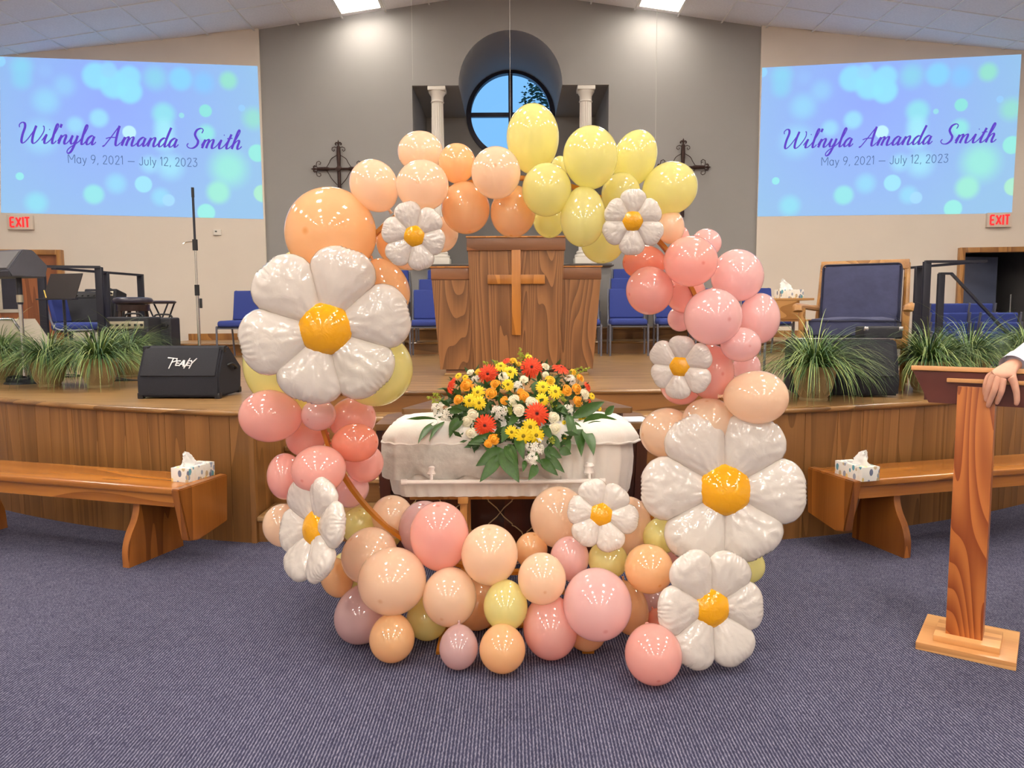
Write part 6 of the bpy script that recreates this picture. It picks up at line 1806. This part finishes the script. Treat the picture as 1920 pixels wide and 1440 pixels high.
# ================================================================== armchair, desk
M_denim = mat('slate blue upholstery', (62, 66, 96), 0.9, vary=0.12, scale=12, bump=0.4, bscale=14)
M_piping = mat('dark piping', (38, 40, 62), 0.8, vary=0.05)
ac = thing('lounge_armchair', 'wooden armchair with slate blue seat and back cushions', 'armchair', (at(1592, 600, 5.9).x - .02, 5.78, STAGE), -.52)
def cushion(sz, seed, puff=.03):
    bm = BM(); add_box(bm, (0, 0, 0), sz); bmesh.ops.subdivide_edges(bm, edges=bm.edges[:], cuts=9, use_grid_fill=True)
    bmesh.ops.bevel(bm, geom=[e for e in bm.edges if e.calc_face_angle(0) > 1], offset=.02, segments=2, affect='EDGES')
    for v in bm.verts:
        n = Vector((v.co.x / sz[0] * 2, v.co.y / sz[1] * 2, v.co.z / sz[2] * 2)); mn = min(range(3), key=lambda k: sz[k])
        f = 1
        for k in range(3):
            if k != mn: f *= max(0, 1 - n[k] ** 4)
        v.co[mn] += math.copysign(puff * f, v.co[mn]) + .008 * noise.noise(v.co * 6 + Vector((seed, 0, 0)))
    return bm
bm = cushion((.50, .62, .14), 1); bm.transform(Matrix.Translation((0, .18, .42)) @ Matrix.Rotation(.10, 4, 'X'))
bm = cushion((.60, .60, .13), 1); bm.transform(Matrix.Translation((0, .16, .435)) @ Matrix.Rotation(-.03, 4, 'X'))
sc_ = obj('seat_cushion', bm, M_denim, ac, 60)
bm = cushion((.58, .13, .56), 2); bm.transform(Matrix.Translation((.0, .46, .66)) @ Matrix.Rotation(-.22, 4, 'X'))
bc_ = obj('back_cushion', bm, M_denim, ac, 60)
def pipe(M, w, h, y):
    c = .03
    P = []
    for sx, sz, a0 in ((1, 1, 0), (-1, 1, 90), (-1, -1, 180), (1, -1, 270)):
        for k in range(4):
            a = math.radians(a0 + 30 * k); P.append(M @ Vector((sx * (w / 2 - c) + c * math.cos(a), y, sz * (h / 2 - c) + c * math.sin(a))))
    return add_tube(BM(), P, .006, 5, closed=True)
obj('piping', pipe(Matrix.Translation((.0, .46, .66)) @ Matrix.Rotation(-.22, 4, 'X'), .575, .555, -.064), M_piping, bc_)
obj('piping', pipe(Matrix.Translation((0, .16, .435)) @ Matrix.Rotation(PI / 2 - .03, 4, 'X'), .595, .595, .058), M_piping, sc_)
M_arm = wood('golden armchair wood', (140, 92, 42), (190, 140, 78), 'Y', rings=4, tone=0.03)
obj('back_rail', add_box(BM(), (0, .645, .945), (.66, .03, .08), (-.2, 0, 0), bev=.008), M_arm, ac)
for s in (-1, 1):
    obj('arm', add_tube(BM(), catmull([(s * .37, -.17, .575), (s * .375, -.14, .61), (s * .36, .05, .61), (s * .34, .3, .60), (s * .33, .5, .60)], 5), .028, 8, flat=(1.3, .75)), M_arm, ac)
    obj('front_leg', add_tube(BM(), [(s * .355, -.08, .60), (s * .345, -.10, 0)], [.026, .02], 8), M_arm, ac)
    obj('rear_leg', add_tube(BM(), [(s * .315, .665, .955), (s * .32, .5, .45), (s * .335, .6, 0)], [.022, .028, .02], 8), M_arm, ac)
    obj('side_rail', add_box(BM(), (s * .335, .2, .345), (.03, .62, .07), bev=.006), M_arm, ac)
obj('front_rail', add_box(BM(), (0, -.10, .335), (.66, .03, .07), bev=.006), M_arm, ac)
# school desk with open book box
Yd = 6.95
p = at(1485, 559, Yd)
dk = thing('school_desk', 'small wooden desk with open book box and steel legs', 'desk', (p.x, Yd, STAGE), .0)
zt_ = p.z - STAGE
M_desk = wood('desk oak', (156, 108, 58), (194, 146, 92), 'X', rings=4, tone=0.03)
obj('top', rect((-.04, .16, zt_ - .01), (.46, .38, .02), bev=.003), M_desk, dk)
obj('shelf_bottom', rect((-.04, .16, zt_ - .20), (.44, .36, .018)), M_desk, dk)
obj('front_board', rect((-.10, -.02, zt_ - .105), (.30, .015, .17)), M_desk, dk)
obj('side_board', rect((-.255, .16, zt_ - .105), (.015, .35, .17)), M_desk, dk)
obj('inner_divider', rect((.06, .16, zt_ - .105), (.015, .33, .17)), M_desk, dk)
obj('book_box_back', rect((-.04, .33, zt_ - .105), (.42, .015, .17)), M_desk, dk)
for sx in (-.22, .13):
    for y in (.02, .3): obj('leg', add_tube(BM(), [(sx, y, zt_ - .2), (sx * 1.05, y, 0)], .012, 8), M_frame, dk)
q = at(1479, 560, Yd + .1)
tissue_box((q.x, Yd + .1, STAGE + zt_ - .001), .12, 'leaf-printed tissue box on the small wooden desk', .095, 9)

# ================================================================== lectern
M_fir = wood('red fir, wild grain', (142, 68, 24), (190, 112, 52), 'Z', rings=5, tone=0.02, distort=80, long=0.08, fine=0.15, rough=0.35, coat=0.3)
M_birch = wood('birch plywood', (186, 128, 74), (222, 168, 108), 'X', rings=4, tone=0.03, rough=0.4)
M_maroon = mat('maroon stained board', (92, 42, 32), 0.4, vary=0.12, scale=9, coat=0.2)
A = on(1716, 1217, 0); C = on(1905, 1259, 0)
dx = (C - A); dx.z = 0; BW = dx.length; dx.normalize(); dy = Vector((-dx.y, dx.x, 0))
lec = thing('lectern', 'wooden lectern with reddish fir post and maroon desk front', 'lectern', A)
lec.matrix_world = basis(dx, dy, Vector((0, 0, 1)), A)
obj('base_plate', rect((BW / 2, .18, .016), (BW, .36, .032), bev=.003), M_birch, lec)
obj('base_step', rect((BW / 2 + .0, .15, .045), (.235, .20, .026), bev=.003), M_birch, lec)
pw_, px0 = .132, BW / 2 - .012
zt_ = at(1706, 689, (A + dx * -.08).y).z
obj('post', rect((px0, .15, .03 + (zt_ - .105) / 2), (pw_, .11, zt_ - .105), bev=.003), M_fir, lec)
zt_ = at(1706, 689, (A + dx * -.08).y).z
x0, x1 = -.075, .46
obj('desk_front', add_prism(BM(), [(x0 + .008, zt_ - .02), (x1, zt_ - .02), (x1 - .06, zt_ - .148), (x0 + .07, zt_ - .148)], .02, Matrix.Translation((0, .105, 0))), M_maroon, lec, smooth=None)
tilt = -.20
bm = rect((0, .17, 0), (x1 - x0, .38, .02), bev=.004); bm.transform(Matrix.Translation(((x0 + x1) / 2, .118, zt_ - .01)) @ Matrix.Rotation(tilt, 4, 'X'))
obj('desk_top', bm, M_birch, lec)
obj('ledge_strip', rect((px0 + .03, .098, zt_ - .052), (.27, .018, .016), bev=.003), M_birch, lec)
for s, xx in ((-1, x0 + .05), (1, x1 - .05)):
    obj('desk_side', add_prism(BM(), [(.127, zt_ - .14), (.34, zt_ - .14), (.38, zt_ - .11), (.127, zt_ - .035)], .018, basis(dx * 0 + Vector((0, 1, 0)), Vector((1, 0, 0)), Vector((0, 0, 1)), Vector((xx, 0, 0)))), M_maroon, lec, smooth=None)
obj('rear_lip', rect(((x0 + x1) / 2, .475, zt_ - .082), (x1 - x0, .02, .04), bev=.004), M_birch, lec)

# ================================================================== the person whose hand rests on it
M_skin = mat('skin', (222, 168, 142), 0.5, vary=0.08, scale=30, sss=0.15)
M_shirt = mat('white shirt cotton', (208, 208, 220), 0.85, vary=0.02, scale=8, bump=0.3, bscale=18)
M_trouser = mat('charcoal trousers', (44, 44, 54), 0.9, vary=0.08, scale=40)
M_shoe = mat('black shoe leather', (20, 18, 18), 0.3, vary=0.1)
M_hair = mat('short grey brown hair', (92, 78, 66), 0.8, vary=0.25, scale=120, bump=0.4, bscale=200)
def skin_obj(name, chains, material, parent=None, sub=2, root=0):
    """chains: lists of (x, y, z, radius); a chain may start with ('at', index) to grow from an earlier vertex."""
    verts, edges, rad = [], [], []
    for ch in chains:
        prev = None
        for it in ch:
            if it[0] == 'at': prev = it[1]; continue
            verts.append(it[:3]); rad.append(it[3])
            if prev is not None: edges.append((prev, len(verts) - 1))
            prev = len(verts) - 1
    me = bpy.data.meshes.new(name); me.from_pydata([tuple(v) for v in verts], edges, [])
    o = link(name, me, parent)
    md = o.modifiers.new('skin', 'SKIN'); md.use_smooth_shade = True
    for i, r in enumerate(rad):
        r = r if isinstance(r, tuple) else (r, r)
        me.skin_vertices[0].data[i].radius = r
        me.skin_vertices[0].data[i].use_root = (i == root)
    ss = o.modifiers.new('sub', 'SUBSURF'); ss.levels = sub; ss.render_levels = sub
    me.materials.append(material)
    return o
PXC, PYC = 2.66, 3.36
wr = at(1894, 689, 2.985); el = Vector((2.27, 3.20, 1.30)); shd = Vector((2.46, 3.36, 1.42))
def fp(px, py, off=0.0):       # point in front of the desk board
    d = ray(px, py); o = A - dy * (.016 + off) + dy * .105
    t = (o - CAMV).dot(dy) / d.dot(dy)
    return CAMV + d * t
K = [fp(1882, 708, .026), fp(1872, 704, .028), fp(1862, 702, .024), fp(1853, 704, .014)]        # knuckles: index .. little
T = [[fp(1878, 733, .028), fp(1871, 750, .010), fp(1868, 758, .0)], [fp(1864, 733, .030), fp(1855, 754, .012), fp(1852, 764, .0)],
     [fp(1853, 727, .026), fp(1849, 744, .012), fp(1850, 753, .0)], [fp(1847, 722, .014), fp(1846, 735, .004), fp(1848, 744, -.004)]]
TH = [fp(1901, 716, .016), fp(1906, 736, .012), fp(1907, 752, .006), fp(1905, 760, .0)]
v = lambda p, r: (p.x, p.y, p.z, r)
palm = (K[1] + wr) / 2 + Vector((0, -.006, .006))
hd = Vector((PXC, PYC - .02, 1.62))
chains = [[(PXC, PYC, .98, (.15, .10)), (PXC, PYC, 1.12, (.14, .10)), (PXC, PYC, 1.30, (.16, .11)), (PXC, PYC, 1.42, (.12, .09)), (PXC, PYC, 1.50, .055), (PXC, PYC - .01, 1.56, .06), (PXC, PYC - .015, 1.63, (.078, .092)), (PXC, PYC, 1.71, (.07, .085)), (PXC, PYC, 1.75, .03)],   # 0..8
          [('at', 3), v(shd, .055), v((shd + el) / 2, .045), v(el, .038), v((el + wr) / 2, .036), v(wr, (.033, .025)), v(palm, (.044, .024))]]     # 9..14
for k, (kn, ts) in enumerate(zip(K, T)):
    r = (.0127, .0129, .0122, .0104)[k]
    chains.append([('at', 14), v(kn, r * 1.05), v(ts[0], r * .95), v(ts[1], r * .85), v(ts[2], r * .62)])
chains.append([('at', 14), v(TH[0], .0155), v(TH[1], .0125), v(TH[2], .011), v(TH[3], .0075)])
# other arm hanging, hand with fingers, and legs
s2 = Vector((PXC + .20, PYC, 1.42)); e2 = Vector((PXC + .25, PYC + .03, 1.14)); w2 = Vector((PXC + .25, PYC - .05, .90))
nb = 15 + 4 * 4 + 4
chains.append([('at', 3), v(s2, .055), v(e2, .04), v(w2, .027), v(w2 + Vector((0, -.015, -.06)), (.018, .036))])
h2 = nb + 3
for k in range(4):
    b0 = w2 + Vector((0, -.05 + .022 * k, -.10))
    chains.append([('at', h2), v(b0, .009), v(b0 + Vector((-.008, -.004, -.035)), .008), v(b0 + Vector((-.022, -.006, -.06 - .006 * (k in (1, 2)))), .006)])
chains.append([('at', h2), v(w2 + Vector((-.01, -.05, -.05)), .011), v(w2 + Vector((-.02, -.065, -.085)), .008)])
for s in (-1, 1):
    chains.append([('at', 0), (PXC + s * .10, PYC, .88, .085), (PXC + s * .11, PYC - .01, .50, .055), (PXC + s * .115, PYC + .02, .10, .038), (PXC + s * .12, PYC - .10, .04, .034)])
person = skin_obj('person', chains, M_skin)
tag(person, 'person in a white shirt resting one hand over the lectern front', 'person')
cuff = wr.lerp(el, .05)
c2 = w2.lerp(e2, .12)
sh = skin_obj('shirt', [[(PXC, PYC, .97, (.175, .125)), (PXC, PYC, 1.12, (.165, .122)), (PXC, PYC, 1.30, (.185, .13)), (PXC, PYC, 1.42, (.15, .105)), (PXC, PYC, 1.485, (.068, .066))],
     [('at', 3), v(shd, .078), v((shd + el) / 2, .066), v(el, .058), v((el + cuff) / 2, .050), v(cuff, (.048, .042))], [('at', 3), v(s2, .078), v(e2, .058), v(c2, .042)]], M_shirt, person)
obj('cuff', add_tube(BM(), [cuff.lerp(el, .14), cuff + (wr - cuff) * .18], [.050, .049], 20, flat=(1.02, .9), caps=False), M_shirt, person)
skin_obj('trousers', [[(PXC, PYC, 1.0, (.165, .12)), (PXC, PYC, .92, (.17, .125))]] + [[('at', 1), (PXC + s * .10, PYC, .80, .10), (PXC + s * .11, PYC - .01, .48, .075), (PXC + s * .115, PYC + .02, .07, .062)] for s in (-1, 1)], M_trouser, person)
for s in (-1, 1):
    obj('shoe', add_box(BM(), (PXC + s * .12, PYC - .06, .045), (.10, .29, .09), bev=.035, seg=3), M_shoe, person)
hc_ = Vector((PXC, PYC - .015, 1.665))
bm = BM(); add_ball(bm, hc_ + Vector((0, .012, .03)), 1, 24, 14, (.088, .104, .10))
for v_ in list(bm.verts):
    if v_.co.z < hc_.z - .02 and v_.co.y < hc_.y + .03 or v_.co.y < hc_.y - .055 and v_.co.z < hc_.z + .05: bm.verts.remove(v_)
obj('hair', bm, M_hair, person, 180)
M_eye = mat('eye white', (235, 232, 228), 0.2, vary=0.01); M_iris = mat('brown iris', (60, 40, 28), 0.2); M_lip = mat('lips', (176, 96, 88), 0.5)
for s in (-1, 1):
    e = obj('eye', add_ball(BM(), hc_ + Vector((s * .03, -.083, -.015)), .011, 10, 8), M_eye, person, 180)
    obj('iris', add_ball(BM(), hc_ + Vector((s * .03, -.092, -.015)), .005, 8, 6), M_iris, e, 180)
    obj('ear', add_ball(BM(), hc_ + Vector((s * .082, .0, -.02)), 1, 10, 8, (.012, .02, .034)), M_skin, person, 180)
obj('nose', add_tube(BM(), [hc_ + Vector((0, -.088, -.005)), hc_ + Vector((0, -.105, -.035)), hc_ + Vector((0, -.092, -.045))], [.007, .012, .008], 8), M_skin, person, 180)
obj('mouth', add_ball(BM(), hc_ + Vector((0, -.082, -.072)), 1, 12, 6, (.024, .008, .006)), M_lip, person, 180)
